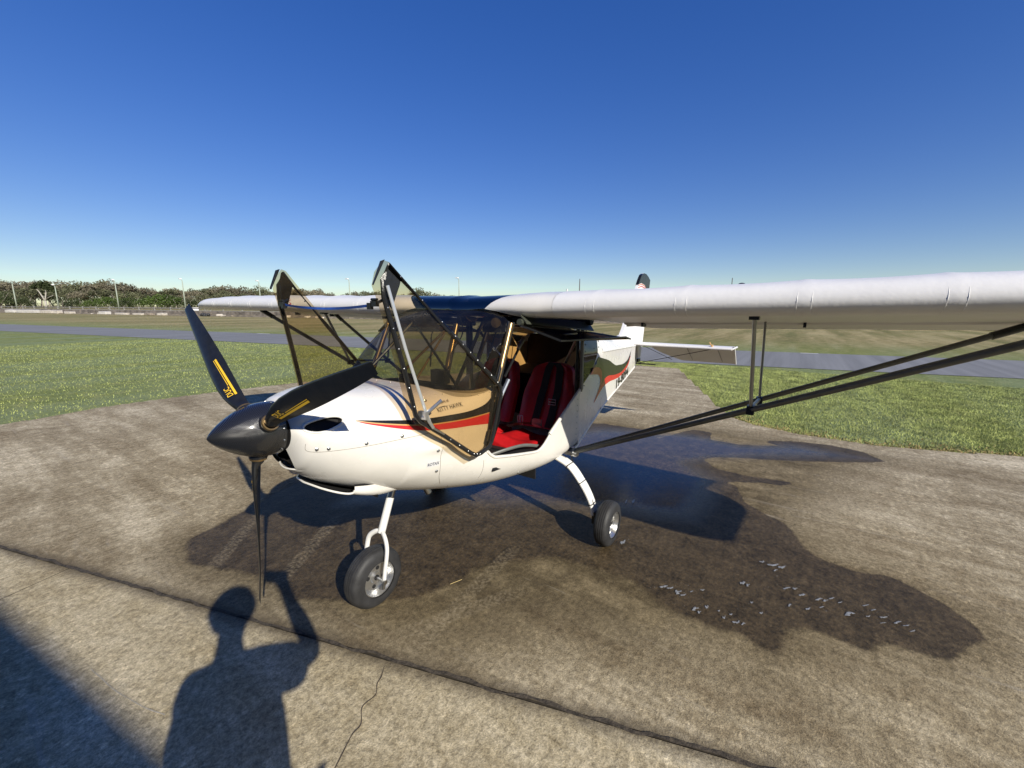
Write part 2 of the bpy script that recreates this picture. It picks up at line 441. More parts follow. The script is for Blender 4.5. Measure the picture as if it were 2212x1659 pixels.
# side skin between the rear post and x=-2.3 leaves a window above the waist line
def waist(x): return interp(x, [-2.3, -1.93, -1.565], [1.49, 1.20, 1.10])
for s in (1, -1):
    rws = []
    for x in np.linspace(-2.3, -1.565, 22):
        w_, zb, zm, zt, ztc = aft(x); zw = waist(x)
        h = [p for p in aft_half(x, s) if p[2] < zw-.005]
        Y = w_ if zw < zm else w_*(1-.14*(zw-zm)/(zt-zm+.001))
        n = len(h); pts = [Vector((x, s*Y, zw))]+[Vector(p) for p in h]
        # resample to equal count
        L = [0]
        for a, b in zip(pts, pts[1:]): L.append(L[-1]+(b-a).length)
        out = []
        for q in np.linspace(0, L[-1], 24):
            i = min(int(np.searchsorted(L, q, 'right')-1), len(pts)-2); f = (q-L[i])/max(L[i+1]-L[i], 1e-9); out.append(pts[i].lerp(pts[i+1], f))
        rws.append(out)
    am.grid(rws)
    am.grid([[(x, 0, aft(x)[4]), (x, s*aft(x)[0]*.45, aft(x)[4]-.008), (x, s*aft(x)[0]*.86, aft(x)[3])] for x in np.linspace(-2.3, -2.02, 5)])
    yg = .22 if s > 0 else .10
    am.grid([[(x, s*yg, aft(x)[4]-.004), (x, s*aft(x)[0]*.86, aft(x)[3])] for x in np.linspace(-2.02, -1.72, 5)])
sk_ = MB(); sk_.grid([[(x, y, aft(x)[4]-.001) for y in (-.10, 0, .10, .22)] for x in np.linspace(-2.02, -1.72, 5)]); sk_.build('rear_skylight', TINT, plane)
aftf = am.build('rear_fuselage', WHITE, plane, True, 20)
cr_t = MB()
for s in (1, -1):
    cr_t.tube([(x, s*(aft(x)[0]+.001), aft(x)[2]) for x in np.linspace(-4.15, -2.28, 9)], .007, 8)
    cr_t.tube([(x, s*(aft(x)[0]*.985), aft(x)[1]+.006) for x in list(np.linspace(-4.15, -1.9, 9))+[-1.565, -1.49]], .010, 8)
cr_t.each('longeron_edge', WHITE, aftf)
# rear side windows, post
for s in (1, -1):
    g = MB(); rws = []
    for x in np.linspace(-2.29, -1.59, 12):
        w_, zb, zm, zt, ztc = aft(x); a = waist(x)+.004; b = zt
        rws.append([(x, s*(w_*(1.0 if z < zm else 1-.14*(z-zm)/(zt-zm+.001))), z) for z in np.linspace(a, max(b, a+.002), 8)])
    g.grid(rws); g.build('rear_side_window', TINT2, plane)
    p = MB(); p.slab([(-1.555, s*.556, 1.09), (-1.60, s*.552, 1.10), (-1.60, s*.545, 1.60), (-1.555, s*.548, 1.60)], (0, 1, 0), .014); p.tube([(-1.553, s*.563, 1.09), (-1.553, s*.56, 1.60)], .011, 8)
    po = p.build('door_post', mat('grey_post', (.16, .16, .155), .45, metal=.3), plane, True, 30)
    rv = MB()
    for k in range(9): rv.ball((-1.585, s*.572, 1.13+.052*k), .005, 4)
    q = [(-2.24, 1.47), (-2.10, 1.36), (-1.98, 1.26), (-1.88, 1.195), (-1.76, 1.165), (-1.66, 1.14)]
    for x, z in q: rv.ball((x, s*(aft(x)[0]*.995+.004), z+.02), .005, 4)
    rv.stuff('rivet', BLACKM, po)

# --- graphics, laid on the skin
BSIDE = bvh_of([o for o in (tubo, sideo, aftf)]+[cowl])
def poly_decal(name, pts, m, parent, s=1, off=.0015, step=.03):
    P = [Vector((p[0], p[1])) for p in pts]
    # densify the boundary
    B = []
    for a, b in zip(P, P[1:]+P[:1]):
        n = max(1, int((b-a).length/step)); B += [a.lerp(b, k/n) for k in range(n)]
    x0, x1 = min(p.x for p in B), max(p.x for p in B); y0, y1 = min(p.y for p in B), max(p.y for p in B)
    def inside(q):
        c = False; n = len(B)
        for i in range(n):
            a, b = B[i], B[i-1]
            if (a.y > q.y) != (b.y > q.y) and q.x < (b.x-a.x)*(q.y-a.y)/(b.y-a.y)+a.x: c = not c
        return c
    I = []
    x = x0+step/2
    while x < x1:
        y = y0+step/2
        while y < y1:
            q = Vector((x, y))
            if inside(q) and min((q-b).length for b in B) > step*.4: I.append(q)
            y += step
        x += step
    nB = len(B)
    r = delaunay_2d_cdt(B+I, [(i, (i+1) % nB) for i in range(nB)], [], 0, 1e-6)
    V = []; ok = True; last = None
    for v in r[0]:
        h = on_side(BSIDE, v.x, v.y, s, off)
        if h is None: h = last if last is not None else Vector((v.x, s*.5, v.y))
        V.append(h); last = h
    F = [f for f in r[2] if inside(sum((Vector(r[0][i]) for i in f), Vector((0, 0)))/len(f))]
    return mesh(name, V, F, m, parent)
def text_mesh(txt, size, font_shear=0., bold=.012):
    cu_ = bpy.data.curves.new('t', 'FONT'); cu_.body = txt; cu_.size = size; cu_.shear = font_shear; cu_.resolution_u = 3; cu_.offset = size*bold
    o = bpy.data.objects.new('t', cu_); COL.objects.link(o)
    dg = bpy.context.evaluated_depsgraph_get(); me = bpy.data.meshes.new_from_object(o.evaluated_get(dg))
    V = [v.co.copy() for v in me.vertices]; F = [tuple(p.vertices) for p in me.polygons]
    bpy.data.objects.remove(o); bpy.data.meshes.remove(me); return V, F
def text_on(name, txt, size, fn, m, parent, **k):
    V, F = text_mesh(txt, size, **k); return mesh(name, [fn(v.x, v.y) for v in V], F, m, parent, False)
K = dict(
 bu=[(.209, 1.214), (.098, 1.195), (-.037, 1.175), (-.106, 1.171), (-.206, 1.170), (-.33, 1.174), (-.43, 1.197), (-.488, 1.240)],
 bl=[(.209, 1.212), (.13, 1.190), (.01, 1.163), (-.098, 1.145), (-.197, 1.140), (-.316, 1.139), (-.466, 1.150)],
 ru=[(.21, 1.210), (.132, 1.185), (.012, 1.157), (-.097, 1.139), (-.195, 1.134), (-.315, 1.133), (-.465, 1.143)],
 rl=[(.211, 1.207), (.148, 1.183), (.015, 1.141), (-.1, 1.114), (-.229, 1.100), (-.351, 1.094), (-.452, 1.085)],
 au=[(-2.12, 1.293), (-2.539, 1.218), (-2.724, 1.17), (-2.9, 1.125), (-3.065, 1.107), (-3.316, 1.089), (-3.5, 1.095), (-3.644, 1.118), (-3.803, 1.195)],
 al=[(-3.781, 1.137), (-3.661, 1.071), (-3.462, 1.03), (-3.208, 1.008), (-2.864, 1.027), (-2.629, 1.055), (-2.465, 1.058), (-2.298, 1.023), (-2.20, .985), (-2.10, .935), (-2.03, .906)],
 arl=[(-3.79, 1.125), (-3.682, 1.05), (-3.504, .999), (-3.156, .967), (-2.872, .977), (-2.614, .993), (-2.387, .985), (-2.225, .95), (-2.1, .915), (-2.02, .898)],
 lo=[(-1.93, 1.222), (-2.14, 1.198), (-2.259, 1.158), (-2.301, 1.10), (-2.285, 1.03), (-2.183, .965), (-2.04, .908)],
 li=[(-1.86, 1.173), (-2.117, 1.137), (-2.215, 1.10), (-2.243, 1.052), (-2.215, 1.01), (-2.13, .96), (-2.031, .908)])
def sm(P, n=5): return [(p.x, p.y) for p in spl([(a, b, 0) for a, b in P], n)]
for s in (1, -1):
    poly_decal('black_stripe', sm(K['bu'])+sm(K['bl'])[::-1], BLKV, cowl, s)
    poly_decal('gold_stripe', sm(K['bl'])+sm(K['ru'])[::-1], GOLDV, cowl, s, .0012, .02)
    poly_decal('red_stripe', sm(K['ru'])+sm(K['rl'])[::-1], REDV, cowl, s)
    poly_decal('black_stripe', sm(K['au'])+sm(K['al'])+sm(K['lo'])[::-1][1:], BLKV, aftf, s, .002, .05)
    poly_decal('red_stripe', sm(K['al'])+sm(K['arl'])[::-1], REDV, aftf, s, .0025, .04)
    poly_decal('red_stripe', sm(K['lo'])+sm(K['li'])[::-1], mat('red_vinyl_wing_shade', (.55, .09, .03), .3) if s == 1 else bpy.data.materials['red_vinyl_wing_shade'], aftf, s, .0025, .04)  # wing shade on the red stripe is put into this orange tone
def fit_text(name, txt, x0, x1, z0, z1, h, m, parent, s=1, off=.0015, shear=0., bold=.012):
    "baseline from (x0,z0) to (x1,z1); read towards -x on the port side"
    V, F = text_mesh(txt, 1.0, shear, bold); X = [v.x for v in V]; Y = [v.y for v in V]
    a, b = min(X), max(X); c, d = min(Y), max(Y); out = []
    for v in V:
        u = (v.x-a)/(b-a); q = (v.y-c)/(d-c)
        if s < 0: u = 1-u
        p = on_side(BSIDE, x0+(x1-x0)*u, z0+(z1-z0)*u+q*h, s, off); out.append(p if p is not None else Vector((x0, 0, z0)))
    return mesh(name, out, F, m, parent, False)
GREYINK = mat('grey_ink', (.16, .12, .09), .5)
fit_text('lettering', 'KITTY HAWK', -.172, -.308, 1.190, 1.203, .021, INK, cowl)
fit_text('lettering', 'Spirit of', -.205, -.255, 1.222, 1.226, .016, GREYINK, cowl, shear=.3)
st = poly_decal('sticker', [(-.100, .948), (-.166, .948), (-.166, .912), (-.100, .915)], mat('sticker_white', (.74, .74, .74), .3), cowl)
fit_text('lettering', 'ROTAX', -.104, -.162, .922, .923, .017, mat('blue_ink', (.03, .045, .09), .4), st, off=.003)
fit_text('registration', '19-8094', -2.97, -3.68, .856, .912, .10, INK, aftf, off=.004, bold=.03)
# cowling seams and screws
def seam(P, r=.0011, s=1):
    q = MB(); pts = [on_side(BSIDE, x, z, s, .0002) for x, z in sm(P, 5)]; q.tube([p for p in pts if p], r, 5); return q
sm1 = seam([(.385, 1.13), (.383, 1.10), (.36, 1.09), (.317, 1.089), (.181, 1.091), (.046, 1.095), (-.10, 1.099)])
sm1.V += []; sm1.build('panel_seam', SEAL, cowl)
seam([(-.165, 1.085), (-.166, 1.0), (-.17, .927), (-.19, .84), (-.235, .77)]).build('panel_seam', SEAL, cowl)
seam([(-.425, .88), (-.434, .82), (-.437, .76)]).build('panel_seam', SEAL, tubo)
for x, z in [(.352, 1.103), (.317, 1.103), (.181, 1.104), (.026, 1.109), (-.144, 1.003), (-.160, .882), (-.148, 1.245)]:
    for s in (1, -1):
        p = on_side(BSIDE, x, z, s, 0)
        if p is None: continue
        n = Vector((.3, s, .1)); q = MB(); q.lathe([(-.002, .0085), (.001, .0085), (.002, .0062), (.0045, .006), (.0055, .003)], p, n, 12); q.build('cowl_screw', STEEL, cowl)
q = MB(); p = on_side(BSIDE, -.80, .68, 1, 0); q.ball(p-Vector((0, .003, 0)), .009, 6); q.build('drain_plug', JURY, tubo)
# windscreen rivets
rv = MB()
for (x, z) in [(-.26, 1.262), (-.30, 1.256), (-.335, 1.250), (-.37, 1.248), (-.405, 1.250), (-.44, 1.253), (-.47, 1.256)]:
    p = on_side(BSIDE, x, z, 1, 0)
    if p is not None: rv.ball(p, .0042, 4)
for y in (-.36, -.24, -.12, 0, .12, .24, .36):
    h = BSIDE.ray_cast(Vector((-.235+.02*abs(y), y, 2)), Vector((0, 0, -1)))
    if h[0] is not None: rv.ball(h[0], .0042, 4)
rv.stuff('windscreen_rivet', STEEL, cowl)

# ------------------------------------------------------------------ windscreen, roof, wings
base = [(-.50, .548, 1.282), (-.42, .537, 1.272), (-.34, .522, 1.272), (-.28, .48, 1.279), (-.262, .40, 1.283), (-.258, .2, 1.288), (-.258, 0, 1.29)]
topc = [(-.69, .50, 1.628), (-.695, .49, 1.635), (-.70, .47, 1.65), (-.715, .42, 1.668), (-.725, .36, 1.685), (-.73, .2, 1.70), (-.732, 0, 1.702)]
b_ = spl(base, 6); t_ = spl(topc, 6)
b_ = b_+[Vector((p.x, -p.y, p.z)) for p in b_[::-1][1:]]; t_ = t_+[Vector((p.x, -p.y, p.z)) for p in t_[::-1][1:]]
ws = MB(); rows_ = []
for k in range(13):
    f = k/12; bul = math.sin(math.pi*f)*.03
    rows_.append([a.lerp(b, f)+Vector((bul, 0, bul*.6)) for a, b in zip(b_, t_)])
ws.grid(rows_); wso = ws.build('windscreen', TINT2, plane)
fr = MB(); fr.tube([(-.50, .548, 1.283), (-.60, .53, 1.46), (-.69, .50, 1.63)], .009, 8); fr.tube([(-.50, -.548, 1.283), (-.60, -.53, 1.46), (-.69, -.50, 1.63)], .009, 8)
fr.each('windscreen_edge', BLACKM, wso)
UP = [(-.718, 1.712), (-.7215, 1.728), (-.73, 1.746), (-.745, 1.762), (-.765, 1.776), (-.80, 1.788), (-.85, 1.797), (-.92, 1.803), (-1.0, 1.804), (-1.1, 1.797), (-1.2, 1.784), (-1.32, 1.763), (-1.45, 1.735), (-1.58, 1.70), (-1.69, 1.665), (-1.74, 1.648)]
LO = [(-.718, 1.712), (-.720, 1.698), (-.728, 1.684), (-.742, 1.671), (-.762, 1.661), (-.80, 1.654), (-.88, 1.650), (-1.0, 1.645), (-1.15, 1.638), (-1.3, 1.630), (-1.45, 1.622), (-1.6, 1.612), (-1.74, 1.602)]
def dih(y): return (.0255 if y > 0 else .010)*(abs(y)-.7)-(.004 if y < 0 else 0)    # stands slightly one wing low
RIBS = [.98, 1.425, 1.885, 2.305, 2.74, 3.17, 3.60, 3.97]
def wing_row(y, kind=1):
    ay = abs(y); e = 1.0; sweep = 0.; th = 1.
    if ay > 3.85:
        u = (ay-3.85)/.45; e = math.sqrt(max(1-u*u*.94, .02)); sweep = (1-e)*.17; th = .30+.70*e
    if 3.1 < ay: th *= 1-.30*((ay-3.1)/1.2)**1.5
    d = min(abs(ay-r) for r in RIBS); bl = math.exp(-(d/.022)**2)*.0030; sag = -.0045*(1-math.exp(-(d/.11)**2)) if ay > .9 else 0
    out = []
    full = UP[::-1]+LO[1:]
    for i, (x, z) in enumerate(full):
        c = (x+.718)/(-1.022)                 # 0 LE..1 TE
        zz = 1.668+(z-1.668)*th if ay > 3.1 else z
        xx = -.718-sweep+(x+.718)*(1-.0*e)*(1 if ay <= 3.85 else (1-(1-e)*.55))
        a = 1 if i < len(UP) else .4
        w_ = min(max((c-.03)/.12, 0), 1)
        zz += (bl+sag)*w_*a*(1 if a == 1 else -1)
        xx += .0012*math.exp(-(d/.03)**2)*(1-w_)*(ay > .9)
        out.append((xx, y, zz+dih(y)+(-.02*((ay-3.9)/.35)**2 if ay > 3.9 else 0)))
    return out
def ysamp(a, b):
    Y = list(np.arange(a, b, .045)); Y += [r+k for r in RIBS for k in (-.05, -.03, -.015, 0, .015, .03, .05) if a < r+k < b]; Y.append(b); return sorted(set(round(v, 4) for v in Y))
for s in (1, -1):
    wg = MB(); wg.grid([wing_row(s*y) for y in ysamp(.76, 4.30)])
    r = wing_row(s*4.30); V0 = r
    wing = wg.build('wing', FABRIC, plane, True, 60)
    cap = MB(); cap.add(r, [tuple(range(len(r)))]); cap.build('tip_cap', FABRIC, wing)
    # zip tapes on the leading edge at each rib
    for rb in RIBS[:7]:
        for dy in (-.024, .024):
            tp = MB(); row = wing_row(s*(rb+dy)); seg = row[13:21]
            P = [Vector(p)+Vector((-.0002, 0, 0)) for p in seg]
            tp.tube(P, [.0006+.0006*((k*7) % 3) for k in range(len(P))], 6); tp.build('fabric_seam', FABRIC, wing)
    # flap / aileron hung under the trailing edge
    fl = MB(); rws = []
    for y in list(np.linspace(.80, .98, 8))+list(np.linspace(1.02, 3.85, 24)):
        u = min(max((.98-y)/.18, 0), 1); ch = .335*math.sqrt(max(1-u*u*.96, .03)); x0 = -1.735; z0 = 1.594+dih(s*y)
        prof = [(0, 0), (.02, .012), (.10, .010), (.2, -.010), (ch/.335*.335, -.052*ch/.335), (.2, -.032), (.10, -.020), (.02, -.012), (0, 0)]
        prof = [(min(a, ch), b) for a, b in prof]
        rws.append([(x0-a, s*y, z0+b+.01*(y > 0)-.0) for a, b in prof])
    fl.grid(rws); fl.build('flap', FABRIC, plane, True, 50)
    hg = MB()
    for y in (.95, 1.9, 2.9, 3.7): hg.box((-1.735, s*y, 1.60+dih(s*y)), (.07, .015, .05))
    hg.each('flap_hinge', BLACKM, plane, False)
    # root fairing with a curved inboard edge
    full = UP[::-1]+LO[1:9]
    def yb(i):
        x, z = full[i]
        if i < len(UP):      # upper: from trailing edge forward to the nose
            c = (x+.718)/-1.022; return .30+.44*min(c/.55, 1)**.62
        j = i-len(UP)+1; return .30+.36*min(j/7, 1)**.75
    ff = MB(); rws = []
    for k in range(15):
        t = k/14; r = []
        for i, (x, z) in enumerate(full):
            a = yb(i); y = a+(.765-a)*t; bulge = .006*math.sin(math.pi*min(t*1.2, 1))
            # nose blends down to the cabin corner near the root
            r.append((x+bulge, s*y, z+dih(s*y)+bulge*.3))
        rws.append(r)
    ff.grid(rws); ff.build('wing_root_fairing', WHITE, plane, True, 60)
full = UP[::-1]+LO[1:5]
rf = MB(); rws = []
for k in range(21):
    t = -1+2*k/20; r = []
    for i, (x, z) in enumerate(full):
        c = (x+.718)/-1.022
        a = (.30+.44*min(c/.55, 1)**.62) if i < len(UP) else .30+.36*min((i-len(UP)+1)/7, 1)**.75
        r.append((x-.003, t*(a+.012), z-.004+dih(t*a)))
    rws.append(r)
rf.grid(rws); rf.build('roof_glazing', ROOFG, plane)
ant = MB(); ant.tube([(-1.72, .30, 1.60), (-1.76, .315, 1.86)], .006, 6); ant.build('antenna', WPAINT, plane)
cp = MB(); cp.ball((-1.1, 1.62, 1.81), .028, 8); cp.build('fuel_cap', BLACKM, plane)

# struts
S0 = Vector((-1.479, .559, .628)); FS = Vector((-.846, 2.74, 1.70)); RS = Vector((-1.705, 2.80, 1.66))
JF = S0+(FS-S0)*.530; JR = S0+(RS-S0)*.519
for s in (1, -1):
    f = lambda p: Vector((p[0], s*p[1], p[2]-(0 if s > 0 else .0155*max(p[1]-.6, 0))))
    q = MB(); q.tube([f(S0), f(FS)], .026, 14, flat=.62, up=(1, 0, .2)); a = q.build('wing_strut', STRUT, plane)
    q = MB(); q.tube([f(FS.lerp(S0, .06)), f(FS)], .031, 12, flat=.66, up=(1, 0, .2)); q.build('strut_cuff', BLACKM, a)
    q = MB(); q.tube([f(S0+Vector((-.02, 0, .01))), f(RS)], .024, 14, flat=.62, up=(1, 0, .2)); a = q.build('wing_strut', STRUT, plane)
    q = MB(); q.tube([f(RS.lerp(S0, .07)), f(RS)], .029, 12, flat=.66, up=(1, 0, .2)); q.build('strut_cuff', BLACKM, a)
    q = MB(); q.tube([f(JF+Vector((0, 0, .0))), f((-.90, 1.708, 1.69))], .0125, 10, flat=.7); q.build('jury_strut', JURY, plane)
    q = MB(); q.tube([f(JR), f((-1.66, 1.703, 1.665))], .0105, 10, flat=.7); q.build('jury_strut', JURY, plane)
    q = MB(); q.tube([f(JF+Vector((0, 0, .01))), f(JR+Vector((0, 0, .01)))], .010, 8); q.build('jury_brace', JURY, plane)
    q = MB()
    for P in (JF, JR): q.box(f(P), (.05, .035, .045)); q.lathe([(-.03, .007), (.03, .007)], f(P), (1, 0, 0), 8)
    q.box(f((-.90, 1.708, 1.672)), (.06, .04, .02)); q.box(f((-1.66, 1.703, 1.648)), (.06, .04, .02)); q.each('jury_clamp', BLACKM, plane, False)
    q = MB(); q.lathe([(-.03, .028), (.02, .028), (.03, .018)], f(S0+Vector((.005, .005, -.005))), (.2, s, 0), 14); q.box(f(S0+Vector((.0, -.03, .0))), (.09, .06, .03))
    q.build('strut_fitting', STEEL, plane)

# ------------------------------------------------------------------ propeller
PC = Vector((.484, 0, 1.182)); AX = Vector((1, 0, .037)).normalized(); PHI = .103
sp = MB(); sp.lathe([(-.068, .10), (-.068, .118), (-.03, .119), (0, .117), (.03, .111), (.06, .101), (.09, .087), (.12, .069), (.145, .051), (.165, .034), (.18, .018), (.188, .006), (.190, .001)], PC, AX, 48, False)
spin = sp.build('spinner', CARBON, plane, True, 60)
q = MB(); q.lathe([(-.10, .09), (-.07, .09)], PC, AX, 24); q.build('backplate', DARK, spin)
upv = AX.cross(Vector((0, 1, 0))).normalized(); upv = -upv if upv.z < 0 else upv
for k in range(3):
    a = PHI+k*2*math.pi/3
    er = (-math.cos(a)*upv+Vector((0, -math.sin(a), 0))).normalized()
    et = er.cross(-AX).normalized()
    bl = MB(); rws = []; n = 20
    R_ = [.085, .11, .14, .18, .24, .32, .42, .52, .62, .72, .80, .84, .862, .868]
    C_ = [.048, .050, .054, .066, .084, .098, .102, .096, .085, .072, .059, .052, .047, .043]
    T_ = [.050, .050, .046, .040, .031, .025, .020, .017, .014, .011, .009, .007, .005, .003]
    B_ = [58, 56, 52, 46, 40, 34, 28.5, 25, 22, 19.5, 17.5, 17, 16.5, 16]
    O_ = [0, 0, .002, .008, .014, .016, .012, .006, -.001, -.008, -.013, -.015, -.017, -.018]
    def bl_pt(r, u, w_):
        "u chord -1 (trailing) .. 1 (leading), w_ thickness -1..1"
        c = np.interp(r, R_, C_); t = np.interp(r, R_, T_); b = rad(np.interp(r, R_, B_)); o_ = np.interp(r, R_, O_)
        dc = math.cos(b)*et+math.sin(b)*AX; dn = math.cos(b)*AX-math.sin(b)*et
        return PC+er*r+dc*(o_+u*c/2)+dn*(w_*t/2)
    for r in np.concatenate([np.linspace(.085, .18, 7), np.linspace(.2, .8, 26), np.linspace(.815, .868, 10)]):
        row = []
        for j in range(n+1):
            th = 2*math.pi*j/n; u = math.cos(th); w_ = math.sin(th)*(1 if r < .16 else (.55+.45*u)*(1.25 if math.sin(th) > 0 else .6))
            row.append(bl_pt(r, u, w_))
        rws.append(row)
    bl.grid(rws); bo = bl.build('propeller_blade', BLADE, plane, True, 60)
    q = MB(); q.lathe([(.095, .040), (.100, .040), (.124, .037), (.126, .034)], PC, er, 24, False); q.build('blade_collar', CARBON, bo)
    q = MB(); q.lathe([(.124, .036), (.134, .034), (.134, .028)], PC, er, 24, False); q.build('blade_seal', BRONZE, bo)
    # decals on the front face (stripe, thin line, lettering)
    def fpt(r, u, k2=0.):
        c = np.interp(r, R_, C_); t = np.interp(r, R_, T_); 
        cu_ = u/(c/2); w_ = math.sqrt(max(1-cu_*cu_, 0))*(.55+.45*cu_)*1.25
        b = rad(np.interp(r, R_, B_)); dn = math.cos(b)*AX-math.sin(b)*et
        return bl_pt(r, cu_, w_)+dn*(.0022+k2)
    O1 = float(np.interp(.30, R_, O_))
    fq = lambda r, u, k2=0.: fpt(r, u+(O1-float(np.interp(r, R_, O_)))*1.0, k2)
    def strip(r0, r1, u0, u1): 
        g = MB(); g.grid([[fq(r, u) for u in np.linspace(u0, u1, 4)] for r in np.linspace(r0, r1, 16)]); return g
    sgn = 1
    strip(.222, .465, -.024, -.0145).build('stripe_decal', YEL, bo)
    strip(.290, .465, -.0105, -.0075).build('stripe_decal', YEL, bo)
    V, F = text_mesh('DUC', 1.0); X = [v.x for v in V]; Y = [v.y for v in V]
    sx = .058/(max(X)-min(X)); sy = .026/(max(Y)-min(Y))
    mesh('lettering', [fq(.224+(v.x-min(X))*sx, -.0105+(v.y-min(Y))*sy, .0018) for v in V], F, YEL, bo, False)
q = MB()
for k in range(14):
    a = 2*math.pi*(k+.3)/14; u = Vector((0, 1, 0)); p = PC-AX*.055+.119*(math.cos(a)*u+math.sin(a)*upv); n = (p-PC+AX*.055).normalized()
    q.lathe([(-.003, .005), (.001, .005), (.003, .002)], p, n, 8)
q.stuff('spinner_screw', STEEL, spin)
# ------------------------------------------------------------------ undercarriage
def wheel(c, axis, R, Wd, parent, out):
    "tyre and rim as parts under `parent`"
    ax = Vector(axis).normalized(); h = Wd/2
    prof = []
    for k in range(33):
        a = math.pi*k/32-math.pi/2   # across the tread
        sa, ca = math.sin(a), math.cos(a)
        t = h*math.copysign(abs(sa)**.72, sa); r = R*.58+(R*.42)*abs(ca)**.55
        prof.append((t, r))
    t = MB(); p2 = []
    for (a, r) in prof:
        p2.append((a, r))
    # circumferential grooves in the tread
    out_p = []
    for i, (a, r) in enumerate(p2):
        out_p.append((a, r))
    for g in (-.42, -.14, .14, .42):
        out_p += [(h*g-.0025, None), (h*g-.0015, 'g'), (h*g+.0015, 'g'), (h*g+.0025, None)]
    base_f = lambda a: float(np.interp(a, [q[0] for q in p2], [q[1] for q in p2]))
    out_p = sorted([(a, (base_f(a) if r is None else base_f(a)-.005 if r == 'g' else r)) for a, r in out_p], key=lambda q: q[0])
    t.lathe(out_p, c, ax, 56, False); ty = t.build('tyre', RUBBER, parent, True, 40)
    rm = MB(); s = out
    rm.lathe([(s*h*.80, R*.585), (s*h*.92, R*.575), (s*h*.92, R*.555), (s*h*.80, R*.54), (s*h*.55, R*.47), (s*h*.30, R*.44), (s*h*.28, R*.20), (s*h*.42, R*.17), (s*h*.44, .001)], c, ax, 40, False)
    rm.lathe([(-s*h*.80, R*.585), (-s*h*.9, R*.56), (-s*h*.6, R*.48), (-s*h*.3, R*.42), (-s*h*.28, .001)], c, ax, 40, False)
    ri = rm.build('rim', ALU, parent, True, 30)
    u = ax.orthogonal().normalized(); v = ax.cross(u); hb = MB()
    for k in range(4):
        a = 2*math.pi*k/4+.5; hb.lathe([(s*h*.27, .012), (s*h*.33, .012), (s*h*.33, .001)], Vector(c)+R*.31*(math.cos(a)*u+math.sin(a)*v), ax, 10, False)
    hb.lathe([(s*h*.40, .016), (s*h*.50, .016), (s*h*.50, .001)], c, ax, 12, False)
    hb.each('wheel_bolt', DARK, ri)
    return ty, ri
# nose gear
RW = .165; RN_ = .175; NX = -.05
nose = MB(); LT = Vector((-.215, 0, .66)); LC = Vector((-.118, 0, .415))
nose.tube([LT, LT.lerp(LC, .22)], .021, 16)
ng = nose.build('nose_leg', STEEL, plane)
q = MB(); q.tube([LT.lerp(LC, .22), LC], .0225, 16); q.build('leg_tube', WPAINT, ng)
for s in (1, -1):
    q = MB(); P = spl([LC+Vector((0, 0, .008)), (-.108, s*.035, .418), (-.092, s*.075, .385), (-.082, s*.088, .33), (-.060, s*.088, .215), (-.053, s*.088, .165)], 6)
    q.tube(P, .0145, 12, flat=.8); q.build('nose_fork', WPAINT, ng)
    q = MB(); q.tube([(-.053, s*.088, .17), (-.045, s*.088, .13)], .011, 8); q.lathe([(-.014, .013), (.014, .013)], (NX, s*.093, RN_), (0, 1, 0), 12); q.build('axle_end', STEEL, ng)
q = MB(); q.tube([(NX, -.10, RN_), (NX, .10, RN_)], .008, 8); q.build('axle', STEEL, ng)
nw = MB(); wheel((NX, 0, RN_), (0, 1, 0), RN_, .12, ng, 1)
q = MB()
for s in (1,):
    q.grid([[Vector((NX, 0, RN_))+Vector((math.cos(a)*r*.92, y*.97, math.sin(a)*r*.92)) for a in np.linspace(-2.6, -1.9, 10)] for r, y in ((.138, .0605), (.155, .0565))])
    q.grid([[Vector((NX, 0, RN_))+Vector((math.cos(a)*r*.92, y*.97, math.sin(a)*r*.92)) for a in np.linspace(-.5, .75, 14)] for r, y in ((.148, .059), (.160, .0545))])
q.each('dried_mud', DUST, ng)
# tow / exhaust pipe under the belly
q = MB(); q.tube([(-.40, -.05, .72), (-.47, -.02, .60), (-.50, 0, .52)], .022, 14); q.build('exhaust_pipe', STEEL, plane)
